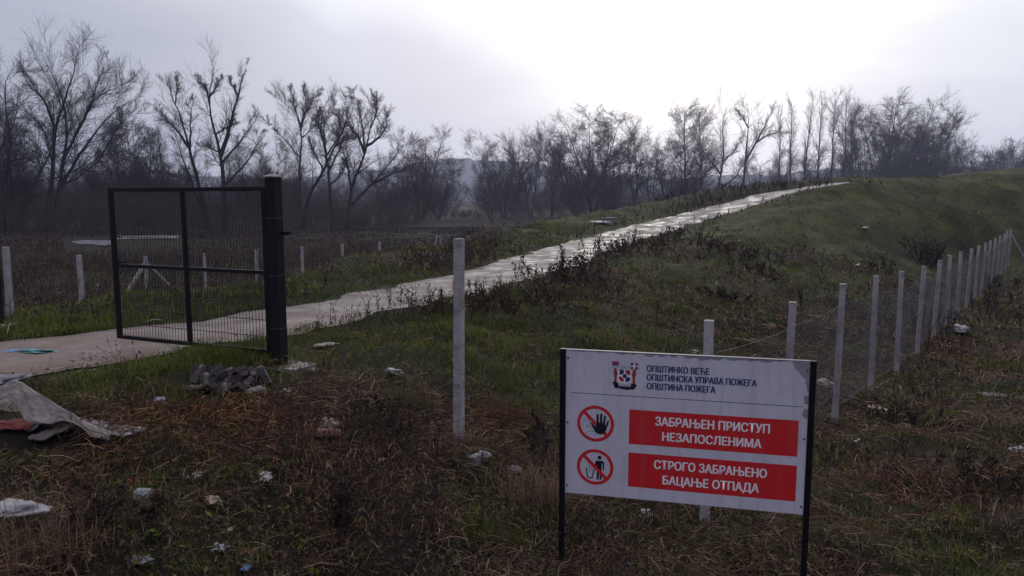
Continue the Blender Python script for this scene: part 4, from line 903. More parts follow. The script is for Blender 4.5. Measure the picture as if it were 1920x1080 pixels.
weed('bare_sapling', 45, 800, .72, .10, 2, 'bare thorny twig rising in front of the plastic sheet at the left edge', 'sapling', seed=35, spread=.4, kids=7, rad=.0045, stemc=(.030, .022, .022), l2=False)
weed('bare_sapling', 90, 760, .50, .3, 5, 'thin bare twigs standing between the plastic sheet and the road', 'sapling', seed=36, spread=.2, kids=4, rad=.0028, stemc=(.04, .03, .028), l2=False)
weed('bare_sapling', 272, 700, .36, .03, 1, 'single bare twig standing in front of the gate leaf', 'sapling', seed=37, spread=.12, kids=4, rad=.0032, stemc=(.035, .026, .024), l2=False)
weed('bare_sapling', 655, 612, .40, .35, 7, 'curled bare dead stems on the road edge right of the gate post', 'weed', seed=38, spread=.6, kids=4, rad=.005, arch=.15)
for k, (px, py, hh, lab) in enumerate(((1318, 384, .7, 'reddish dead weeds on the verge where the road climbs left of the trees'), (1400, 362, .7, 'dark reddish weed clump on the left verge near the top of the road'), (1475, 350, .6, 'brown weed clump on the left verge at the crest of the road'), (1262, 399, .6, 'brown seed heads on the left verge halfway up the road'),
        (885, 500, .7, 'dark green and brown bush on the bank right of the leaning brace'), (815, 508, .55, 'brown weed clump on the bank below the leaning brace post'), (915, 470, .8, 'tall dark seed stalks on the bank left of the road'), (1545, 350, .6, 'thin bare weeds beside the crest of the road on the grass'))):
    weed('weed_clump', px, py, hh, 2.6 if k < 4 else 1.3, 24 if k < 7 else 7, lab, 'weed', seed=60 + k, spread=.35, kids=5, stemc=(.05, .032, .027), leafc=[(.05, .03, .024), (.03, .022, .018), (.03, .034, .016)], nleaf=240 if k < 7 else 40, lsize=.04)
# green grass clumps that stand out
def tuft(px, py, n, h, wid, label, pal, seed):
    g = np.random.default_rng(seed); p = hit(px, py); x = p[0] + g.normal(0, wid * .32, n); y = p[1] + g.normal(0, wid * .26, n); d = math.hypot(p[0], p[1])
    okr = off_road(x, y, .1); x, y = x[okr], y[okr]; n = len(x)
    V, Q, T, C = blades(x, y, h * g.uniform(.5, 1.2, n), max(.005, .0007 * d) * g.uniform(.7, 1.4, n), g.uniform(.15, 1.3, n), pal[g.integers(0, len(pal), n)] * g.uniform(.7, 1.3, (n, 1)), g)
    s = Stuff(); s.add(V, Q, T, C); return tag(s.build('grass_clump', M_blade, p), label, 'grass clump')
tuft(440, 672, 1800, .26, 1.0, 'lush dark green grass clump under the bottom rail of the gate', GREENS * .9, 71)
tuft(250, 712, 2200, .20, 1.3, 'bright green grass patch between the road and the litter', GREENS * 1.2, 72)
tuft(915, 1015, 900, .22, .45, 'dark green rounded grass tussock at the bottom left of the sign', GREENS * .75, 73)
tuft(160, 618, 2600, .22, 2.6, 'bright green grass growing along the far road edge on the left', GREENS * 1.15, 74)
tuft(765, 770, 800, .30, .42, 'dry brownish grass hummock left of the lone concrete post', np.vstack([STRAWS[:3], GREENS[:1]]), 75)
tuft(950, 790, 900, .26, .6, 'russet dry grass patch just right of the foot of the lone post', np.array([(.10, .05, .025), (.13, .075, .04), (.06, .04, .022)]), 76)
tuft(1010, 950, 700, .42, .5, 'pale dry grass stems leaning beside the left sign post', STRAWS[[0, 1, 4]] * 1.1, 77)
tuft(40, 1040, 900, .34, .7, 'pale yellow dry grass clump in the bottom left corner', STRAWS[[0, 1, 4]] * 1.0, 78)
tuft(60, 432, 1600, 2.4, 12, 'tall pale reed clump below the big willow at the left', np.array([(.085, .062, .042), (.06, .045, .032), (.05, .05, .025)]), 79) if False else None
# ------------------------------------------------------------------ litter
def bag(px, py, size, m, label, cat, name='plastic_bag', seed=1, sq=.55, asp=1.0, lift=.0, dent=.38, d=None, rot=None, group=None):
    g = random.Random(seed); p = hit(px, py) if d is None else np.append(at_d(px, py, d)[:2], 0); p[2] = gz(p[0], p[1])
    b = bmesh.new(); bmesh.ops.create_icosphere(b, subdivisions=4, radius=.5)
    o1 = Vector((g.uniform(-9, 9), g.uniform(-9, 9), g.uniform(-9, 9)))
    from mathutils import noise as mn
    for v in b.verts:
        n = v.co.normalized(); k = mn.noise(n * 1.4 + o1) * dent * 1.5 - abs(mn.noise(n * 2.6 + o1)) * dent * 1.3 - abs(mn.noise(n * 6.3 - o1)) * dent * .55
        v.co = n * .5 * (1 + k); v.co.x *= asp * 1.1; v.co.z = v.co.z * sq * .78
        if v.co.z < -.12 * sq: v.co.z = -.12 * sq + (v.co.z + .12 * sq) * .25
        v.co *= size * .98
    o = bm_obj(name, b, m); o.location = (p[0], p[1], p[2] + size * sq * .16 + lift + .02); o.rotation_euler = (g.uniform(-.2, .2), g.uniform(-.2, .2), g.uniform(0, 6) if rot is None else rot)
    for pl in o.data.polygons: pl.use_smooth = True
    return tag(o, label, cat, group)
def scrap(px, py, a, c, m, label, cat, name, seed=1, wr=.03, thick=.006, tilt=.2, lift=.05, hole=False):
    """a crumpled flat piece: plastic, cardboard or board"""
    g = random.Random(seed); from mathutils import noise as mn
    p = hit(px, py); b = bmesh.new(); bmesh.ops.create_grid(b, x_segments=14, y_segments=10, size=.5); o1 = Vector((g.uniform(-9, 9), g.uniform(-9, 9), 0))
    for v in b.verts:
        q_ = Vector((v.co.x * 2.6, v.co.y * 2.2, 0)) + o1; z = mn.noise(q_) * wr * 2 + abs(mn.noise(q_ * 2.3)) * wr * 1.2
        e = 1 + .16 * mn.noise(q_ * 1.3 + Vector((4, 2, 1))); v.co = Vector((v.co.x * a * e, v.co.y * c * e, z))
    r_ = bmesh.ops.extrude_face_region(b, geom=b.faces[:]); bmesh.ops.translate(b, verts=[e for e in r_['geom'] if isinstance(e, bmesh.types.BMVert)], vec=(0, 0, -thick))
    o = bm_obj(name, b, m); o.location = (p[0], p[1], p[2] + lift); o.rotation_euler = (g.uniform(-tilt, tilt), g.uniform(-tilt, tilt), g.uniform(0, 6)); return tag(o, label, cat)
def pm(name, c, r=.45, tr=.12, n2=None): return mat(name, c, r, .4, noise=(9, n2 or tuple(x * .62 for x in c), .42, .7), bump=(26, .4), transl=tr)
M_wbag = pm('white_plastic', (0.322, 0.310, 0.316)); M_lav = pm('lavender_plastic', (0.270, 0.270, 0.335)); M_gry = pm('grey_plastic', (0.161, 0.161, 0.174)); M_rbag = pm('red_plastic', (.30, .055, .05)); M_turq = pm('turquoise_plastic', (.08, .26, .28)); M_blu = pm('blue_plastic', (.10, .19, .36))
M_bei = pm('beige_paper', (0.370, 0.274, 0.217), .8, 0); M_pnk = pm('pinkish_plastic', (0.198, 0.136, 0.124), .6, 0); M_org = pm('orange_plastic', (.24, .10, .075), .6, 0); M_card = pm('grey_card', (.16, .145, .14), .9, 0); M_stone = pm('pale_stone', (0.219, 0.187, 0.162), .9, 0); M_gb = pm('greyish_blue_plastic', (0.202, 0.234, 0.234), .45)
bag(22, 996, .30, M_wbag, 'bulging white plastic sack at the left edge of the foreground', 'sack', 'plastic_sack', 1, .7, 1.5, .07, rot=.25, dent=.28)
bag(10, 968, .17, M_stone, 'beige stone lying behind the bulging white sack', 'stone', 'stone', 2, .6, 1.3, .0, .25)
bag(24, 806, .26, M_rbag, 'crumpled red plastic bag at the left edge below the plastic sheet', 'plastic bag', seed=3, sq=.38, asp=1.5, rot=.1)
scrap(85, 806, .36, .2, M_gry, 'crumpled grey plastic film right behind the red bag', 'plastic film', 'plastic_film', 4, .035)
scrap(100, 822, .34, .2, M_card, 'flat grey sheet of card lying below the hanging plastic', 'cardboard', 'cardboard_sheet', 5, .012, .012, .08)
bag(240, 822, .24, M_wbag, 'pinkish white crumpled bag at the right tip of the plastic sheet', 'plastic bag', seed=6, sq=.42, asp=1.5, rot=-.25, dent=.45)
bag(300, 760, .12, M_lav, 'small lavender white crumpled bag below the roof tile heap', 'plastic bag', seed=7, sq=.7, asp=1.3, dent=.5)
bag(267, 938, .14, M_gb, 'round greyish blue tied bag in the middle of the litter', 'plastic bag', seed=8, sq=.85, dent=.22)
bag(402, 948, .135, M_bei, 'beige paper bag lying in the dead grass right of the tied bag', 'paper bag', 'paper_bag', 9, .62, 1.25, dent=.5)
bag(618, 803, .20, M_pnk, 'dull pinkish stone among dead weeds above the orange box', 'stone', 'stone', 10, .32, 1.6, dent=.35)
scrap(618, 826, .20, .11, M_org, 'faded orange red crushed carton in the dead weeds', 'carton', 'crushed_carton', 11, .02, .05, .3, .07)
bag(500, 908, .12, M_wbag, 'whitish crumpled wrapper half hidden in dark dead weeds', 'wrapper', 'wrapper', 12, .6, 1.1, dent=.5)
bag(370, 903, .12, M_stone, 'pale knobbly clump of waste left of the dark weeds', 'waste', 'plaster_lump', 13, .6, 1.5, dent=.6)
scrap(537, 744, .17, .12, M_wbag, 'flat white rag lying on green grass below the gate post', 'rag', 'rag', 14, .015, .004, .12)
bag(738, 706, .19, M_gb, 'pale bluish bag on the green slope left of the lone post', 'plastic bag', seed=15, sq=.6, asp=1.2, dent=.45)
bag(612, 650, .22, M_stone, 'pale flat stone in the grass just right of the gate post', 'stone', 'stone', 16, .22, 1.7, dent=.2)
bag(480, 738, .13, M_gry, 'grey scrap of plastic just below the right end of the tile heap', 'plastic scrap', 'plastic_scrap', 17, .3, 1.6)
bag(76, 664, .36, M_turq, 'turquoise plastic bag lying on the concrete road', 'plastic bag', seed=18, sq=.2, asp=1.6, rot=-.2, dent=.5)
bag(14, 664, .28, M_blu, 'flat blue plastic bag on the road at the left edge', 'plastic bag', seed=19, sq=.14, asp=1.5, rot=0, dent=.5)
scrap(462, 1074, .10, .055, M_blu, 'small blue plastic scrap at the bottom edge of the photo', 'plastic scrap', 'plastic_scrap', 20, .006, .01, .15, .03)
bag(413, 1040, .11, M_lav, 'blue and white crumpled wrapper near the bottom edge', 'wrapper', 'wrapper', 21, .5, 1.3, dent=.6)
bag(898, 872, .17, M_gry, 'greyish crumpled bag in the weeds left of the sign', 'plastic bag', seed=22, sq=.7, asp=1.2, dent=.5)
bag(960, 893, .16, M_card, 'dark grey stone in the weeds close to the left sign post', 'stone', 'stone', 23, .6, 1.2, dent=.15)
bag(1802, 626, .40, M_wbag, 'big white plastic bag standing outside the netting fence', 'plastic bag', seed=24, sq=.95, asp=.9, dent=.35, d=None)
bag(1300, 664, .17, M_stone, 'pale stone just above the top edge of the sign', 'stone', 'stone', 25, .55, 1.2, dent=.25)
bag(1210, 976, .14, M_wbag, 'torn white bag caught in the grass below the sign', 'plastic bag', seed=26, sq=1.0, asp=.8, dent=.6)
bag(1090, 938, .19, M_bei, 'beige crumpled bag just under the lower left corner of the sign', 'plastic bag', seed=27, sq=.6, asp=1.1, dent=.4)
bag(1650, 776, .24, M_bei, 'pale beige rounded bag in dead weeds right of the sign', 'plastic bag', seed=28, sq=.55, asp=1.4, dent=.4)
bag(1545, 728, .30, M_pnk, 'dull pink bag in the dead grass just right of the top of the sign', 'plastic bag', seed=29, sq=.7, asp=1.2, dent=.35)
scrap(1606, 846, .09, .07, M_wbag, 'small white scrap of paper in the green weeds right of the sign', 'paper', 'paper_scrap', 30, .012, .003, .6, .12)
bag(1622, 429, .32, M_wbag, 'tiny white scrap high on the grassy mound', 'plastic bag', seed=31, sq=.5)
bag(1607, 498, .28, M_wbag, 'small white scrap on the slope behind the netting fence', 'plastic bag', seed=32, sq=.3, asp=1.8)
bag(1779, 482, .25, M_wbag, 'tiny white scrap beside the tops of the middle fence posts', 'plastic bag', seed=33, sq=.5)
bag(22, 762, .12, M_wbag, 'small white crumpled wrapper below the left side of the plastic sheet', 'wrapper', 'wrapper', 34, .7, 1.5, dent=.5)
bag(262, 1064, .11, M_gry, 'pale torn wrapper in the litter at the bottom left', 'wrapper', 'wrapper', 35, .5, 1.5, dent=.6)
scrap(110, 985, .26, .16, M_card, 'flat brown grey sheet half buried right of the white sack', 'cardboard', 'cardboard_sheet', 36, .01, .01, .1, .03)
bag(286, 606, .2, M_wbag, 'white scrap on the grass at the far road edge behind the gate', 'plastic bag', seed=37, sq=.35, asp=1.7)
bag(1860, 743, .17, M_card, 'pale flat strip lying in the dead grass near the right edge', 'board', 'board_scrap', 38, .2, 2.4, dent=.2)
scrap(1905, 850, .28, .16, M_gb, 'grey blue plastic piece at the right edge of the photo', 'plastic scrap', 'plastic_scrap', 39, .02, .006, .1)
for k, (px, py, s_) in enumerate(((430, 1000, .05), (310, 690, .05), (715, 868, .06), (585, 700, .09), (175, 700, .08), (1440, 1010, .05))):
    bag(px, py, s_, M_stone, ('small pale pebble in the dark litter near the bottom', 'small pale pebble in green grass left of the tile heap', 'small pale pebble under the dead weeds left of the lone post', 'pale rubble lump on the concrete footing of the gate post', 'pale rubble lump at the road edge near the plastic sheet', 'small pale pebble in the grass below the right end of the sign')[k], 'stone', 'stone', 40 + k, .6, 1.2, dent=.2)
# orange ribbon loop
P = np.array([[(.05 * math.cos(a) * (1 + .2 * math.sin(3 * a)), .035 * math.sin(a), .012 + .01 * math.sin(2 * a)) for a in np.linspace(0, 6.0, 16)]]); V, F = tubes(P, np.full((1, 16), .006), 5)
q_ = hit(233, 918); o = mesh_np('ribbon', V, F, None, pm('orange_ribbon', (.50, .07, .02), .5, 0)); o.location = q_ + [0, 0, .035]; tag(o, 'orange red plastic ribbon loop left of the round tied bag', 'ribbon')
# translucent sheet draped over a stick at the left
def sheet():
    ridge = [(-40, 742, 6.35), (0, 722, 6.35), (28, 706, 6.33), (60, 727, 6.3), (100, 753, 6.25), (135, 774, 6.2), (165, 792, 6.15), (190, 800, 6.12), (210, 812, 6.1)]
    low = [(-40, 772, 6.2), (-5, 757, 6.2), (28, 748, 6.2), (46, 790, 6.12), (85, 796, 6.1), (125, 788, 6.1), (158, 802, 6.05), (165, 818, 6.02), (205, 824, 6.0)]
    A = resample([at_d(*p) for p in ridge], 40); B = resample([at_d(*p) for p in low], 40); V = []
    back = A + np.array([.06, .42, 0]); back[:, 2] = np.minimum(ground(back[:, 0], back[:, 1]) + .05, A[:, 2])
    K = 16
    for k in range(K + 8):
        if k < K: f = k / (K - 1); q_ = B * (1 - f) + A * f; q_[:, 2] -= .05 * math.sin(math.pi * f) * np.linspace(1.2, .2, 40)
        else: f = (k - K + 1) / 8; q_ = A * (1 - f) + back * f; q_[:, 2] -= .06 * math.sin(math.pi * f)
        w_ = (fbm(np.arange(40) * .55, np.full(40, k * .12), 3) - .5) * .08 + (fbm(np.arange(40) * 1.1 + k * .5, np.full(40, k * .25 + 7), 3) - .5) * .075
        cr_ = np.abs(fbm(np.arange(40) * .32 + k * .21, np.full(40, k * .30 + 3.3), 3) - .5) * .22 - .02
        q_ = q_ + (w_ + cr_)[:, None] * np.array([.2, -.6, .35]); V.append(q_)
    V = np.array(V); n = V.shape[0]; i = np.arange(n * 40).reshape(n, 40); Q = np.stack([i[:-1, :-1], i[:-1, 1:], i[1:, 1:], i[1:, :-1]], -1).reshape(-1, 4)
    c = V[K - 1, 15]; c = np.array([c[0], c[1], gz(c[0], c[1])])
    o = mesh_np('plastic_sheet', V.reshape(-1, 3), Q, None, mat('cloudy_plastic', (.44, .39, .37), .35, .5, noise=(6, (.26, .22, .20), .4, .65), bump=(4, .7), transl=.35, alpha=.45), loc=c)
    s = o.modifiers.new('thickness', 'SOLIDIFY'); s.thickness = .004; sb = o.modifiers.new('smooth', 'SUBSURF'); sb.levels = 1; sb.render_levels = 1
    return tag(o, 'large cloudy plastic sheet draped like a tent at the left edge', 'plastic sheet')
sheet()
bag(18, 716, .30, M_gry, 'grey bundle of plastic behind the peak of the plastic sheet', 'plastic bag', seed=51, sq=.4, asp=1.6, rot=.1, dent=.5, d=7.6, lift=.1)
bag(192, 812, .22, M_wbag, 'white twisted bag where the plastic sheet meets the ground', 'plastic bag', seed=52, sq=.55, asp=1.5, rot=-.5, dent=.5)
# roof tile heap
def tile_mesh():
    b = bmesh.new(); n = 10; L, W_, hgt = .25, .135, .038; top = []
    prof = [(-.5, .0), (-.42, .010), (-.36, .0), (-.26, .35), (-.12, .85), (.02, 1.), (.16, .85), (.30, .35), (.40, .0), (.5, .10)]
    rows = []
    for y in (-L / 2, L / 2):
        rows.append([b.verts.new((u * W_, y, v * hgt + .014)) for u, v in prof]); rows.append([b.verts.new((u * W_, y, v * hgt)) for u, v in prof])
    a, a2, c, c2 = rows
    for k in range(n - 1):
        b.faces.new((a[k], a[k + 1], c[k + 1], c[k])); b.faces.new((a2[k + 1], a2[k], c2[k], c2[k + 1])); b.faces.new((a[k + 1], a[k], a2[k], a2[k + 1])); b.faces.new((c[k], c[k + 1], c2[k + 1], c2[k]))
    b.faces.new((a[0], c[0], c2[0], a2[0])); b.faces.new((a[-1], a2[-1], c2[-1], c[-1]))
    bmesh.ops.recalc_face_normals(b, faces=b.faces[:])
    me = bpy.data.meshes.new('roof_tile'); b.to_mesh(me); b.free(); return me
M_tile = mat('dark_roof_tile', (.011, .009, .011), .55, .2, noise=(13, (.034, .026, .025), .5, .75), bump=(40, .3)); M_tile2 = mat('mortar_stained_tile', (.055, .042, .04), .75, .25, noise=(9, (.14, .118, .11), .55, .63), bump=(40, .3))
tm1 = tile_mesh(); tm1.materials.append(M_tile); tm2 = tm1.copy(); tm2.materials.clear(); tm2.materials.append(M_tile2)
tr = random.Random(12)
TL = []
for k in range(11): TL.append((-.50 + k * .062, .13 - .02 * (k % 3), .10, 1.0 + tr.uniform(-.35, .2), tr.uniform(-.3, .3), .25 - k * .03 + tr.gauss(0, .28)))       # leaning row at the back
for k in range(12): TL.append((-.42 + k * .075, -.04 + .03 * (k % 2), .085, .75 + tr.uniform(-.4, .25), tr.uniform(-.4, .4), -.15 - k * .055 + tr.gauss(0, .38)))   # leaning row in front
for k in range(9): TL.append((.12 + .05 * k, tr.uniform(-.02, .16), .09 + .03 * (k % 3), tr.uniform(-.3, .5), tr.uniform(-.4, .4), 1.2 + tr.gauss(0, .5)))  # tumbled right end
for k in range(8): TL.append((-.40 + .10 * k, -.20 + tr.uniform(-.05, .04), .035, tr.uniform(-.15, .2), tr.uniform(-.3, .3), 1.3 + tr.gauss(0, .45)))         # flat ones along the front
for k in range(6): TL.append((-.15 + .11 * k, .06, .20, tr.uniform(.1, .5), tr.uniform(-.3, .3), -.6 + tr.gauss(0, .4)))                                   # on top
for k, (u, v, zz, rx, ry, rz) in enumerate(TL):
    stained = k % 4 == 1
    o = bpy.data.objects.new('roof_tile', tm2 if stained else tm1); x, y = hc[0] + u * .76 + .03, hc[1] + v
    o.location = (x, y, gz(x, y) + zz * .58 + tr.uniform(-.01, .015)); o.rotation_euler = (rx + tr.gauss(0, .18), ry, rz + tr.gauss(0, .25)); o.scale = (tr.uniform(.75, .95), tr.uniform(.5, .9), .9); link(o)
    tag(o, 'mortar stained roof tile in the heap below the gate' if stained else 'plain dark ridged roof tile in the heap below the gate', 'roof tile', 'mortar stained roof tiles in the heap' if stained else 'dark roof tiles in the heap')
# concrete slab and box left of the road
p = at_d(1134, 405, 43); z = gz(p[0], p[1])
o = empty('manhole', (p[0] + .35, p[1] + .4, z), .4); tag(o, 'concrete manhole box with a pale slab beside it on the bank left of the road', 'manhole')
b = bmesh.new(); add_box(b, (-.35, -.3, -.3), (.35, .3, .34), .02); bm_obj('chamber', b, M_conc2, o)
b = bmesh.new(); add_box(b, (-.40, -.34, .345), (.40, .34, .40), .015); bm_obj('lid', b, M_conc2, o)
b = bmesh.new(); add_box(b, (-1.35, -.75, .10), (-.42, .1, .2), .02); bm_obj('slab', b, pm('pale_slab', (.62, .60, .60), .6, 0), o)
#@@TREES
def tpoly(pts, d, kd, S=14): 
    """a limb read off the photo, set at the tree's own distance with its own depth"""
    x0 = pts[0][0]; L = []
    y0 = pts[0][1]
    for i, (px, py) in enumerate(pts): L.append(at_d(px, py, d + kd * (abs(px - x0) + .35 * abs(py - y0)) * d / FPX))
    q_ = resample(L, S)
    return q_
def shape_tree(name, px, d, limbs, label, cat='tree', r0=.38, seed=1, n2=9, n3=9, n4=6, tw=1.15, up=.05, m=None, l2=.34, group='bare trees beyond the field'):
    g = np.random.default_rng(seed); base = at_d(px, 420, d); base[2] = gz(base[0], base[1])
    P, Rr = [], []
    for k, (rr, pts) in enumerate(limbs):
        q_ = tpoly(pts, d, g.uniform(-.7, .7) if k else .1)
        if k == 0 or pts[0][1] > 395: q_[0, 2] = base[2] - .3
        q_[2:] += g.normal(0, .04, q_[2:].shape)
        if k and pts[0][1] < 395:
            al = np.concatenate([lerp(p_[:-1], p_[1:], f) for p_ in P for f in (0, .25, .5, .75)]); nr_ = al[np.hypot(al[:, 0] - q_[0, 0], al[:, 2] - q_[0, 2]).argmin()]
            q_ = q_ + (nr_ - q_[0]) * (np.linspace(1, 0, 14) ** 1.5)[:, None]
        P.append(q_); Rr.append(r0 * .60 * rr * np.linspace(1, .06, 14) ** 1.1)
    P = np.array(P); Rr = np.array(Rr)
    ln = np.linalg.norm(np.diff(P, axis=1), axis=2).sum(1); 
    o = empty(name, base); tag(o, label, cat, group)
    C, Rc = grow(P, Rr, n2, .22, .995, l2 * 1.25, 34, up=up + .04, wig=.13, S=7, rr=.36, g=g, rmin=.018, tl=.55)
    V, F = cat_tubes([tubes(P, Rr, 7), tubes(C, Rc, 4)]); mesh_np('trunk', V, F, None, M_bark, o, loc=base)
    T = []; P3, R3 = grow(np.concatenate([C]), Rc, n3 + 1, .10, 1, .52, 35, up=up, wig=.13, S=5, rr=.5, g=g, rmin=.013 * tw, tl=.12); T.append(tubes(P3, R3, 3))
    Pm, Rm = grow(P, Rr, n2 * 2, .35, 1, 0, 42, up=up, wig=.18, S=5, rr=.2, g=g, absl=ln.mean() * .15, rmin=.010 * tw, tl=.6); T.append(tubes(Pm, Rm, 3))
    P4, R4 = grow(np.concatenate([P3, Pm]), np.concatenate([R3, Rm]), n4 + 3, .12, 1, .74, 30, up=up, wig=.15, S=3, rr=.7, g=g, rmin=.0085 * tw, tl=.2); T.append(tubes(P4, R4, 3))
    V, F = cat_tubes(T); mesh_np('crown', V, F, None, m or M_twig, o, loc=base); return o
def gen_tree(kind, Ht, g, wide=1.0):
    """bare tree of a kind, local coordinates; returns ((V, F) trunk, (V, F) crown, leaf points)"""
    def stemset(n, sp, S=12, h=1.0, bend=.05):
        a = g.uniform(0, 6.28) + np.arange(n) * 2 * np.pi / max(n, 1); P = np.empty((n, S, 3)); P[:, 0] = np.stack([np.cos(a) * .25 * (n > 1), np.sin(a) * .25 * (n > 1), -.3 + 0 * a], 1)
        D = unit(np.stack([np.cos(a) * sp, np.sin(a) * sp, 1 + 0 * a], 1)); hh = Ht * h * g.uniform(.8, 1.0, n); hh[0] = Ht * h
        for s in range(1, S):
            D = D + g.normal(size=(n, 3)) * bend; D[:, 2] += .045; D = unit(D); P[:, s] = P[:, s - 1] + D * (hh / (S - 1))[:, None]
        return P, (Ht * .0150 / max(1, n) ** .35) * np.linspace(1, .12, S)[None] * np.ones((n, 1))
    if kind == 'poplar':
        P, Rr = stemset(1, 0, bend=.018); C, Rc = grow(P, Rr, 40, .14, .99, .22, 30, up=.10, wig=.09, S=6, rr=.35, g=g, rmin=.016, tl=.45); n3, n4, l3 = 4, 0, .40
    elif kind == 'alder':
        P, Rr = stemset(4, .22, bend=.035); C, Rc = grow(P, Rr, 24, .20, .995, .32 * wide, 58, up=.02, wig=.12, S=6, rr=.4, g=g, rmin=.016, tl=.5); n3, n4, l3 = 8, 5, .42
    elif kind == 'birch':
        P, Rr = stemset(1, 0, bend=.03); C, Rc = grow(P, Rr, 50, .16, .995, .42 * wide, 52, up=.04, wig=.12, S=6, rr=.42, g=g, rmin=.016, tl=.6); n3, n4, l3 = 9, 5, .40
    elif kind == 'clump':
        P, Rr = stemset(7, .40, bend=.05); C, Rc = grow(P, Rr, 16, .12, .995, .32 * wide, 36, up=.07, wig=.14, S=6, rr=.45, g=g, rmin=.016, tl=.45); n3, n4, l3 = 9, 6, .42
    elif kind == 'round':
        P, Rr = stemset(2, .13, bend=.06); C, Rc = grow(P, Rr, 22, .22, .995, .46 * wide, 40, up=.09, wig=.14, S=7, rr=.55, g=g, rmin=.018, tl=.5); n3, n4, l3 = 10, 6, .40
    else:                                                          # crooked
        P, Rr = stemset(3, .42, bend=.13); C, Rc = grow(P, Rr, 14, .25, .99, .38 * wide, 46, up=.07, wig=.2, S=7, rr=.55, g=g, rmin=.018, tl=.45); n3, n4, l3 = 9, 6, .42
    P3, R3 = grow(C, Rc, n3 + 4, .10, 1, l3 * 1.25, 36, up=.05, wig=.17, S=4, rr=.55, g=g, rmin=.015, tl=.15); P4, R4 = grow(P3, R3, n4 + 4, .12, 1, .62, 33, up=.05, wig=.18, S=3, rr=.7, g=g, rmin=.0125, tl=.2)
    return cat_tubes([tubes(P, Rr, 6), tubes(C, Rc, 4)]), cat_tubes([tubes(P3, R3, 3), tubes(P4, R4, 3)]), P4[:, 1:].reshape(-1, 3)
# ---- the big trees on the left, limb by limb
shape_tree('willow_tree', 88, 93, [(1, [(88, 440), (92, 380), (99, 320), (103, 240), (120, 190), (135, 150), (146, 105), (150, 84)]), (.85, [(95, 436), (112, 350), (120, 290), (130, 245), (122, 205), (116, 180), (100, 140), (82, 108)]), (.8, [(98, 425), (115, 340), (150, 290), (180, 245), (205, 215), (235, 190), (266, 180)]), (.55, [(118, 300), (150, 240), (170, 190), (205, 170), (246, 150)]), (.55, [(126, 250), (160, 205), (178, 160), (200, 112)]), (.5, [(103, 245), (85, 190), (60, 160), (46, 128)]), (.45, [(98, 310), (85, 250), (58, 215)]), (.42, [(112, 350), (145, 335), (172, 310), (215, 275)]), (.3, [(150, 290), (190, 262), (240, 215)])],
           'big spreading willow at the left with a fan of limbs, tallest of the left trees', r0=.62, seed=101, n2=13, n3=9, n4=7, l2=.30)
shape_tree('leaning_tree', 388, 92, [(1, [(392, 430), (384, 385), (370, 340), (354, 275), (341, 228), (327, 188), (318, 165), (309, 148)]), (.55, [(354, 278), (335, 248), (312, 222), (298, 205), (289, 192)]), (.5, [(356, 282), (357, 240), (359, 205), (364, 182)]), (.62, [(388, 420), (362, 345), (345, 305), (330, 260), (322, 232)]), (.3, [(326, 190), (331, 165), (331, 140)]), (.3, [(338, 348), (310, 328), (282, 322)])],
           'dark tree leaning left above the gate, its top ending in two bare antler branches', r0=.52, seed=102, n2=10, n3=8, n4=6, l2=.22)
shape_tree('forked_tree', 420, 92, [(1, [(421, 430), (421, 370), (420, 330), (414, 290), (403, 252), (393, 215), (390, 175), (396, 150), (403, 121)]), (.85, [(416, 294), (430, 250), (438, 210), (447, 178), (455, 150), (462, 124)]), (.4, [(391, 190), (386, 165), (371, 143)]), (.4, [(394, 180), (404, 165), (417, 143)]), (.55, [(424, 350), (445, 330), (466, 303), (484, 270), (493, 243)]), (.45, [(425, 302), (447, 275), (470, 240), (486, 215)]), (.35, [(409, 252), (428, 236), (446, 229)]), (.35, [(413, 287), (388, 276), (370, 271)]), (.35, [(447, 180), (435, 160), (430, 143)])],
           'dark forked tree above the gate with two long upright spires', r0=.58, seed=103, n2=10, n3=8, n4=6, l2=.22)
shape_tree('round_topped_tree', 562, 108, [(1, [(562, 425), (560, 330), (563, 290), (568, 255), (565, 235), (555, 210), (538, 196), (514, 180)]), (.6, [(566, 240), (572, 210), (590, 185), (600, 170)]), (.5, [(566, 236), (552, 200), (545, 166)]), (.5, [(561, 295), (540, 270), (522, 250), (500, 225)]), (.5, [(567, 245), (575, 205), (572, 162)]), (.4, [(565, 260), (590, 235), (600, 205)])],
           'slender tree right of the gate post with a small round crown of fine twigs', r0=.42, seed=104, n2=11, n3=10, n4=7, l2=.25)
shape_tree('leaning_tree', 571, 97, [(1, [(566, 430), (578, 362), (600, 332), (614, 304), (626, 278), (642, 250), (655, 225), (648, 190)]), (.6, [(613, 305), (609, 262), (607, 232), (625, 212)]), (.5, [(605, 322), (590, 288), (580, 262)]), (.5, [(628, 275), (650, 262), (672, 255)]), (.5, [(609, 262), (596, 236), (600, 205)])],
           'tree leaning right from behind the gate post, its trunk slanting across its neighbours', r0=.5, seed=105, n2=11, n3=9, n4=6, l2=.27)
shape_tree('dark_tree', 624, 101, [(1, [(624, 430), (618, 360), (616, 310), (610, 280), (604, 260), (598, 235), (606, 200), (620, 180)]), (.6, [(617, 320), (638, 280), (645, 250), (634, 210)]), (.5, [(617, 345), (640, 325), (652, 298)]), (.5, [(612, 290), (632, 262), (640, 235), (622, 190)])],
           'upright dark tree between the right leaning tree and the broad forked tree', r0=.46, seed=106, n2=11, n3=9, n4=6, l2=.26)
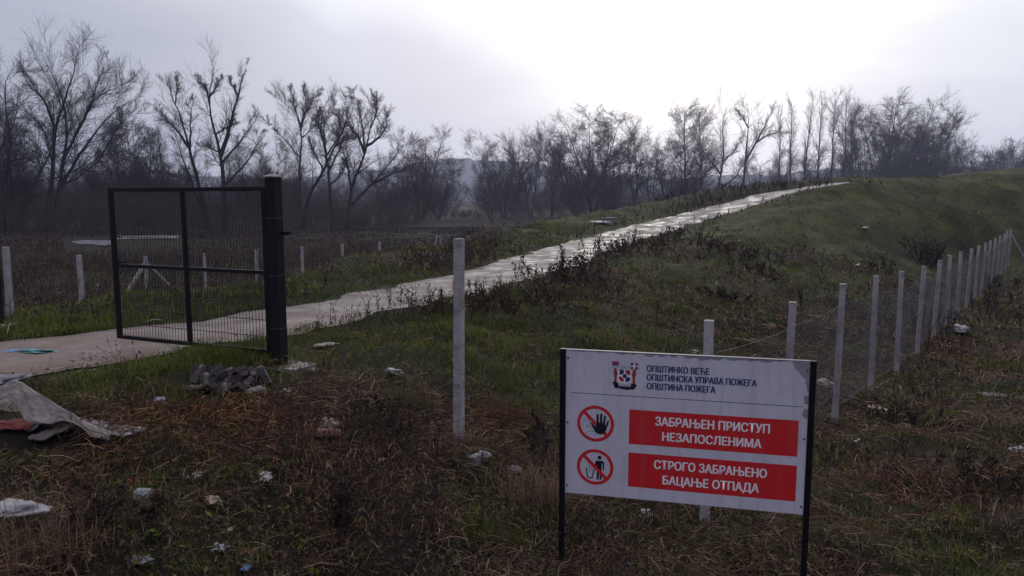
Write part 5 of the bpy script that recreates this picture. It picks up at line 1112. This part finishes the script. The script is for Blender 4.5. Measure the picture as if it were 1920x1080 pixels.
shape_tree('broad_forked_tree', 652, 103, [(1, [(650, 430), (658, 350), (675, 312), (685, 285), (692, 255), (696, 225), (702, 188)]), (.7, [(685, 287), (672, 255), (660, 240), (646, 212)]), (.65, [(690, 272), (715, 255), (727, 234), (722, 208)]), (.75, [(654, 385), (690, 352), (718, 322), (744, 290), (759, 264)]), (.5, [(703, 347), (732, 330), (776, 308)]), (.6, [(656, 358), (650, 305), (640, 272), (624, 244)]), (.5, [(684, 290), (680, 236), (672, 196), (659, 170)]), (.4, [(695, 240), (708, 210), (700, 178)])],
           'broad forked tree with a long low limb reaching right towards the alder', r0=.55, seed=107, n2=12, n3=9, n4=6, l2=.27)
shape_tree('crooked_tree', 1343, 205, [(1, [(1343, 392), (1352, 322), (1358, 290), (1356, 260), (1352, 230), (1362, 205)]), (.7, [(1350, 327), (1330, 300), (1318, 285), (1310, 262)]), (.7, [(1344, 356), (1375, 335), (1390, 315), (1402, 285)]), (.6, [(1357, 305), (1380, 280), (1396, 250)])],
           'crooked tree with limbs forking low, left of the tree that leans over the road top', r0=.7, seed=108, n2=11, n3=9, n4=5, tw=1.7, l2=.28)
shape_tree('crooked_tree', 1392, 200, [(1, [(1391, 395), (1397, 310), (1400, 270), (1405, 230), (1400, 193)]), (.75, [(1399, 302), (1420, 265), (1440, 225), (1450, 203)]), (.6, [(1418, 268), (1442, 252), (1474, 246)]), (.5, [(1404, 240), (1390, 215), (1380, 208)])],
           'tree with a thick trunk and a long limb reaching right towards the poplars', r0=.8, seed=109, n2=11, n3=9, n4=5, tw=1.7, l2=.27)
# ---- the rest: a handful of kinds, copied
KINDS = {}
TG = np.random.default_rng(55)
for kd, n in (('poplar', 3), ('alder', 3), ('birch', 2), ('clump', 3), ('round', 3), ('crooked', 2)):
    for v in range(n):
        (Vt, Ft), (Vc, Fc), tips = gen_tree(kd, 20.0, TG); r_ = empty(kd, (0, 0, 0)); t1 = mesh_np('trunk', Vt, Ft, None, M_bark, r_); c1_ = mesh_np('crown', Vc, Fc, None, M_twigr if v % 2 else M_twig, r_)
        KINDS[kd, v] = (r_, t1, c1_, np.quantile(Vc[:, 2], .985), tips)
M_dleaf = mat('clinging_leaves', attr=True, rough=.8, spec=.1)
def place(kd, v, px, top, d, label, name, wide=1.0, rz=None, leafy=0, cat='tree', group='bare trees beyond the field'):
    r_, t1, c1_, hh, tips = KINDS[kd, v]; p = at_d(px, 400, d); z = gz(p[0], p[1]); ztop = at_d(px, top, d)[2]; s = (ztop - z) / hh
    o = bpy.data.objects.new(name, None); o.location = (p[0], p[1], z); wide *= 1.0 if kd == 'poplar' else 1.28; o.scale = (s * wide, s * wide, s); o.rotation_euler.z = TG.uniform(0, 6.28) if rz is None else rz; link(o); tag(o, label, cat, group)
    for ch in (t1, c1_):
        q_ = ch.copy(); link(q_, o)
    if leafy:
        leafy = int(leafy * .6)
        k = TG.integers(0, len(tips), leafy); lp_ = tips[k] + TG.normal(0, .12, (leafy, 3)); L_ = Stuff(); L_.add(*leaves(lp_[:, 0], lp_[:, 1], lp_[:, 2], TG.uniform(.06, .15, leafy), np.array([(.040, .030, .026)]) * TG.uniform(.6, 1.4, (leafy, 1)), TG, flat=2)); L_.build('foliage', M_dleaf, None, o)
    return o
TR = [('crooked', 0, 8, 118, 86, 'tall twiggy tree cut off by the left edge of the photo', 'bare_tree', .8, 0), ('clump', 0, 32, 210, 100, 'lower brushy tree between the left edge and the big willow', 'bare_tree', .8, 0), ('round', 0, -18, 150, 95, 'tree at the very left edge reaching in with dark side branches', 'bare_tree', .9, 0),
      ('birch', 0, 227, 228, 118, 'alder left of three dense ones behind the gate top', 'alder_tree', .75, 1500), ('alder', 0, 255, 224, 120, 'dense dark alder in the middle of the three behind the gate top', 'alder_tree', .8, 1500), ('birch', 1, 283, 240, 122, 'alder right of the three dense ones behind the gate top', 'alder_tree', .7, 1200), ('poplar', 0, 305, 232, 130, 'slim faint tree between the alders and the leaning tree above the gate', 'slim_tree', .9, 0),
      ('clump', 1, 480, 262, 118, 'brushy tree in the gap between the forked tree and the gate post', 'bare_tree', 1.0, 0), ('clump', 2, 335, 285, 125, 'low brushy tree behind the leaning tree above the gate', 'bare_tree', 1.0, 0), ('round', 1, 190, 285, 108, 'low dark tree between the big willow and the alders', 'bare_tree', 1.0, 0), ('clump', 0, 535, 300, 120, 'low brushy tree just behind the top of the gate post', 'bare_tree', 1.0, 0),
      ('alder', 1, 790, 246, 138, 'alder clump of several straight stems left of the gap in the trees', 'alder_tree', .95, 1300), ('clump', 2, 822, 292, 150, 'smaller bushy alder right beside the gap in the trees', 'alder_tree', 1.0, 800), ('clump', 0, 735, 300, 132, 'low bushy tree under the long limb of the broad forked tree', 'bare_tree', 1.0, 0),
      ('clump', 1, 945, 258, 168, 'feathery willow clump just right of the gap in the trees', 'willow_tree', .95, 0), ('clump', 2, 918, 300, 160, 'low willow bush at the right side of the gap', 'willow_tree', .7, 0), ('round', 0, 995, 234, 165, 'tree with russet twigs right of the feathery willow', 'bare_tree', .75, 900), ('round', 1, 1035, 236, 172, 'tree with brownish top left of the leafy tall tree', 'bare_tree', .75, 900),
      ('alder', 2, 1112, 202, 168, 'tallest tree of the middle group, still flecked with dark leaves', 'leafy_tree', 1.05, 3200), ('clump', 0, 1080, 262, 160, 'bushy tree at the left foot of the leaf flecked tall tree', 'bare_tree', 1.0, 900), ('clump', 1, 1142, 268, 166, 'bushy tree at the right foot of the leaf flecked tall tree', 'bare_tree', .9, 900), ('round', 2, 1192, 228, 170, 'pale open crowned tree with a leaning trunk right of the leafy tall tree', 'bare_tree', .8, 0),
      ('crooked', 1, 1234, 262, 176, 'small crooked tree left of the twin alders', 'bare_tree', .9, 0), ('birch', 0, 1285, 198, 178, 'left one of the twin cone shaped alders beside the road', 'alder_tree', .75, 1000), ('birch', 1, 1312, 204, 182, 'right one of the twin cone shaped alders beside the road', 'alder_tree', .7, 1000), ('clump', 2, 1262, 285, 172, 'brush at the foot of the twin alders', 'bare_tree', 1.0, 0),
      ('poplar', 1, 1458, 196, 215, 'first slender poplar of the row, just right of the reaching limb', 'poplar_tree', .70, 0), ('poplar', 0, 1482, 178, 220, 'second slender poplar from the left in the row', 'poplar_tree', .72, 0), ('poplar', 2, 1504, 167, 222, 'third slender poplar from the left, one of the two tallest', 'poplar_tree', .72, 0), ('poplar', 1, 1529, 172, 226, 'poplar standing alone in the middle of the row', 'poplar_tree', .72, 0), ('poplar', 2, 1554, 168, 224, 'poplar with double looking stem right of the lone one', 'poplar_tree', .70, 0), ('poplar', 0, 1576, 174, 230, 'next to last poplar of the row', 'poplar_tree', .72, 0), ('poplar', 1, 1590, 184, 226, 'last poplar of the row, touching the dense clump', 'poplar_tree', .72, 0),
      ('clump', 0, 1436, 285, 225, 'low faint tree under the reaching limb before the poplars', 'bare_tree', 1.0, 0), ('clump', 1, 1545, 282, 240, 'low misty tree between the poplar trunks', 'bare_tree', 1.2, 0),
      ('clump', 2, 1628, 196, 222, 'left tree of the dense dark clump on the mound skyline', 'bare_tree', .8, 900), ('alder', 0, 1660, 190, 226, 'tallest tree of the dense dark clump on the mound skyline', 'bare_tree', .95, 900), ('clump', 0, 1694, 200, 228, 'right of centre tree in the dense dark clump on the skyline', 'bare_tree', .85, 900), ('clump', 1, 1722, 226, 232, 'rounded right hand tree of the dense clump on the skyline', 'bare_tree', .85, 900), ('alder', 2, 1756, 252, 240, 'small leafy tree standing right beside the dense clump', 'bare_tree', .9, 1200), ('round', 2, 1778, 254, 245, 'thin pale tree at the right shoulder of the skyline trees', 'bare_tree', .7, 0),
      ('clump', 2, 1812, 278, 262, 'left one of two rounded misty trees above the mound at the right', 'bare_tree', 1.0, 900), ('clump', 0, 1842, 266, 266, 'right one of two rounded misty trees above the mound at the right', 'bare_tree', .95, 900), ('round', 0, 1905, 266, 280, 'faint misty tree at the right edge above the mound', 'bare_tree', .9, 0), ('clump', 1, 1880, 284, 285, 'low faint tree left of the misty tree at the right edge', 'bare_tree', 1.0, 0)]
for kd, v, px, top, d, lab, nm, wd, lf in TR: place(kd, v, px, top, d, lab, nm, wd, None, lf)
for k, (r_, t1, c1_, hh, tips) in KINDS.items():
    for o in (t1, c1_, r_): bpy.data.objects.remove(o)
# ---- brushwood under the trees and the misty wood behind, each one mass
def brush(name, spots, hts, tw, m, g, nst=7, n2=8, n3=6):
    Ts = []
    base = []
    for v in range(5):
        P = np.empty((nst, 7, 3)); a = g.uniform(0, 6.28, nst); P[:, 0] = np.stack([np.cos(a) * .3, np.sin(a) * .3, 0 * a - .1], 1); D = unit(np.stack([np.cos(a) * .5, np.sin(a) * .5, 1 + 0 * a], 1))
        for s in range(1, 7): D = unit(D + g.normal(size=(nst, 3)) * .14); P[:, s] = P[:, s - 1] + D * (g.uniform(.6, 1, nst) / 6)[:, None]
        Rr = .012 * np.linspace(1, .2, 7)[None] * np.ones((nst, 1)); C, Rc = grow(P, Rr, n2, .1, 1, .45, 40, up=.08, wig=.18, S=4, rr=.6, g=g, rmin=.003, tl=.3); C2, R2 = grow(C, Rc, n3, .1, 1, .55, 38, up=.05, wig=.2, S=3, rr=.7, g=g, rmin=.002, tl=.2)
        base.append([(P, Rr, 3), (C, Rc, 3), (C2, R2, 3)])
    for (x, y), h in zip(spots, hts):
        a = g.uniform(0, 6.28); ca, sa = math.cos(a), math.sin(a); Mx = np.array([[ca, sa, 0], [-sa, ca, 0], [0, 0, 1]]) * h; z = gz(x, y)
        for P, Rr, k in base[g.integers(0, 5)]: Ts.append(tubes(P @ Mx + [x, y, z], np.maximum(Rr * h * .55, tw), k))
    V, F = cat_tubes(Ts); return tag(mesh_np(name, V, F, None, m), kind='stuff')
BG = np.random.default_rng(77)
sp, hs = [], []
for px in np.linspace(-60, 760, 92):
    d = (86 if px < 210 else 96) + BG.uniform(-4, 24); p = at_d(px + BG.uniform(-6, 6), 420, d); sp.append((p[0], p[1])); hs.append(BG.uniform(2.8, 7.5))
for px in np.linspace(720, 1180, 50):
    d = 140 + (px - 720) * .07 + BG.uniform(-4, 25); p = at_d(px + BG.uniform(-6, 6), 420, d); sp.append((p[0], p[1])); hs.append(BG.uniform(3, 7.5) * (.32 if 840 < px < 910 else 1))
for px in np.linspace(1180, 1600, 44):
    d = 175 + BG.uniform(-8, 40); p = at_d(px + BG.uniform(-6, 6), 420, d); sp.append((p[0], p[1])); hs.append(BG.uniform(5, 10))
brush('undergrowth', sp, hs, .013, M_twigr, BG)
sp, hs = [], []
for k in range(240):
    px = BG.uniform(-80, 1960); d = BG.uniform(150, 205) if px < 600 else BG.uniform(235, 340)
    if 838 < px < 912: continue
    p = at_d(px, 400, d); sp.append((p[0], p[1])); hs.append(BG.uniform(10, 15.5) * (d / 300 + (.25 if d < 210 else 0)))
brush('distant_wood', sp, hs, .028, M_twig, BG, nst=8, n2=9, n3=7)
# ---- bird on the topmost twig
bd = np.array(at_d(706, 187, 103)); b = bmesh.new()
prof = [(-.30, .012, -.16), (-.22, .03, -.13), (-.14, .055, -.09), (-.05, .085, -.02), (.04, .09, .05), (.10, .07, .10), (.13, .045, .135), (.16, .058, .17), (.20, .045, .18), (.235, .016, .17), (.28, .004, .16)]
rings = [[b.verts.new((x, r * math.cos(a), z + r * math.sin(a))) for a in np.linspace(0, 2 * math.pi, 9)[:-1]] for x, r, z in prof]
for a, c in zip(rings[:-1], rings[1:]):
    for k in range(8): b.faces.new((a[k], a[(k + 1) % 8], c[(k + 1) % 8], c[k]))
b.faces.new(rings[0]); b.faces.new(rings[-1][::-1])
o = bm_obj('bird', b, mat('black_feathers', (.012, .012, .016), .6, .3), smooth=True); o.location = bd + [0, 0, .12]; o.rotation_euler = (0, -.5, 2.6); tag(o, 'small black bird perched on the tip of a bare treetop', 'bird')
P = np.array([[bd + [0, 0, -3.2] + [-.7, 0, 0], bd + [-.25, 0, -1.4], bd + [0, 0, 0.02]]]);
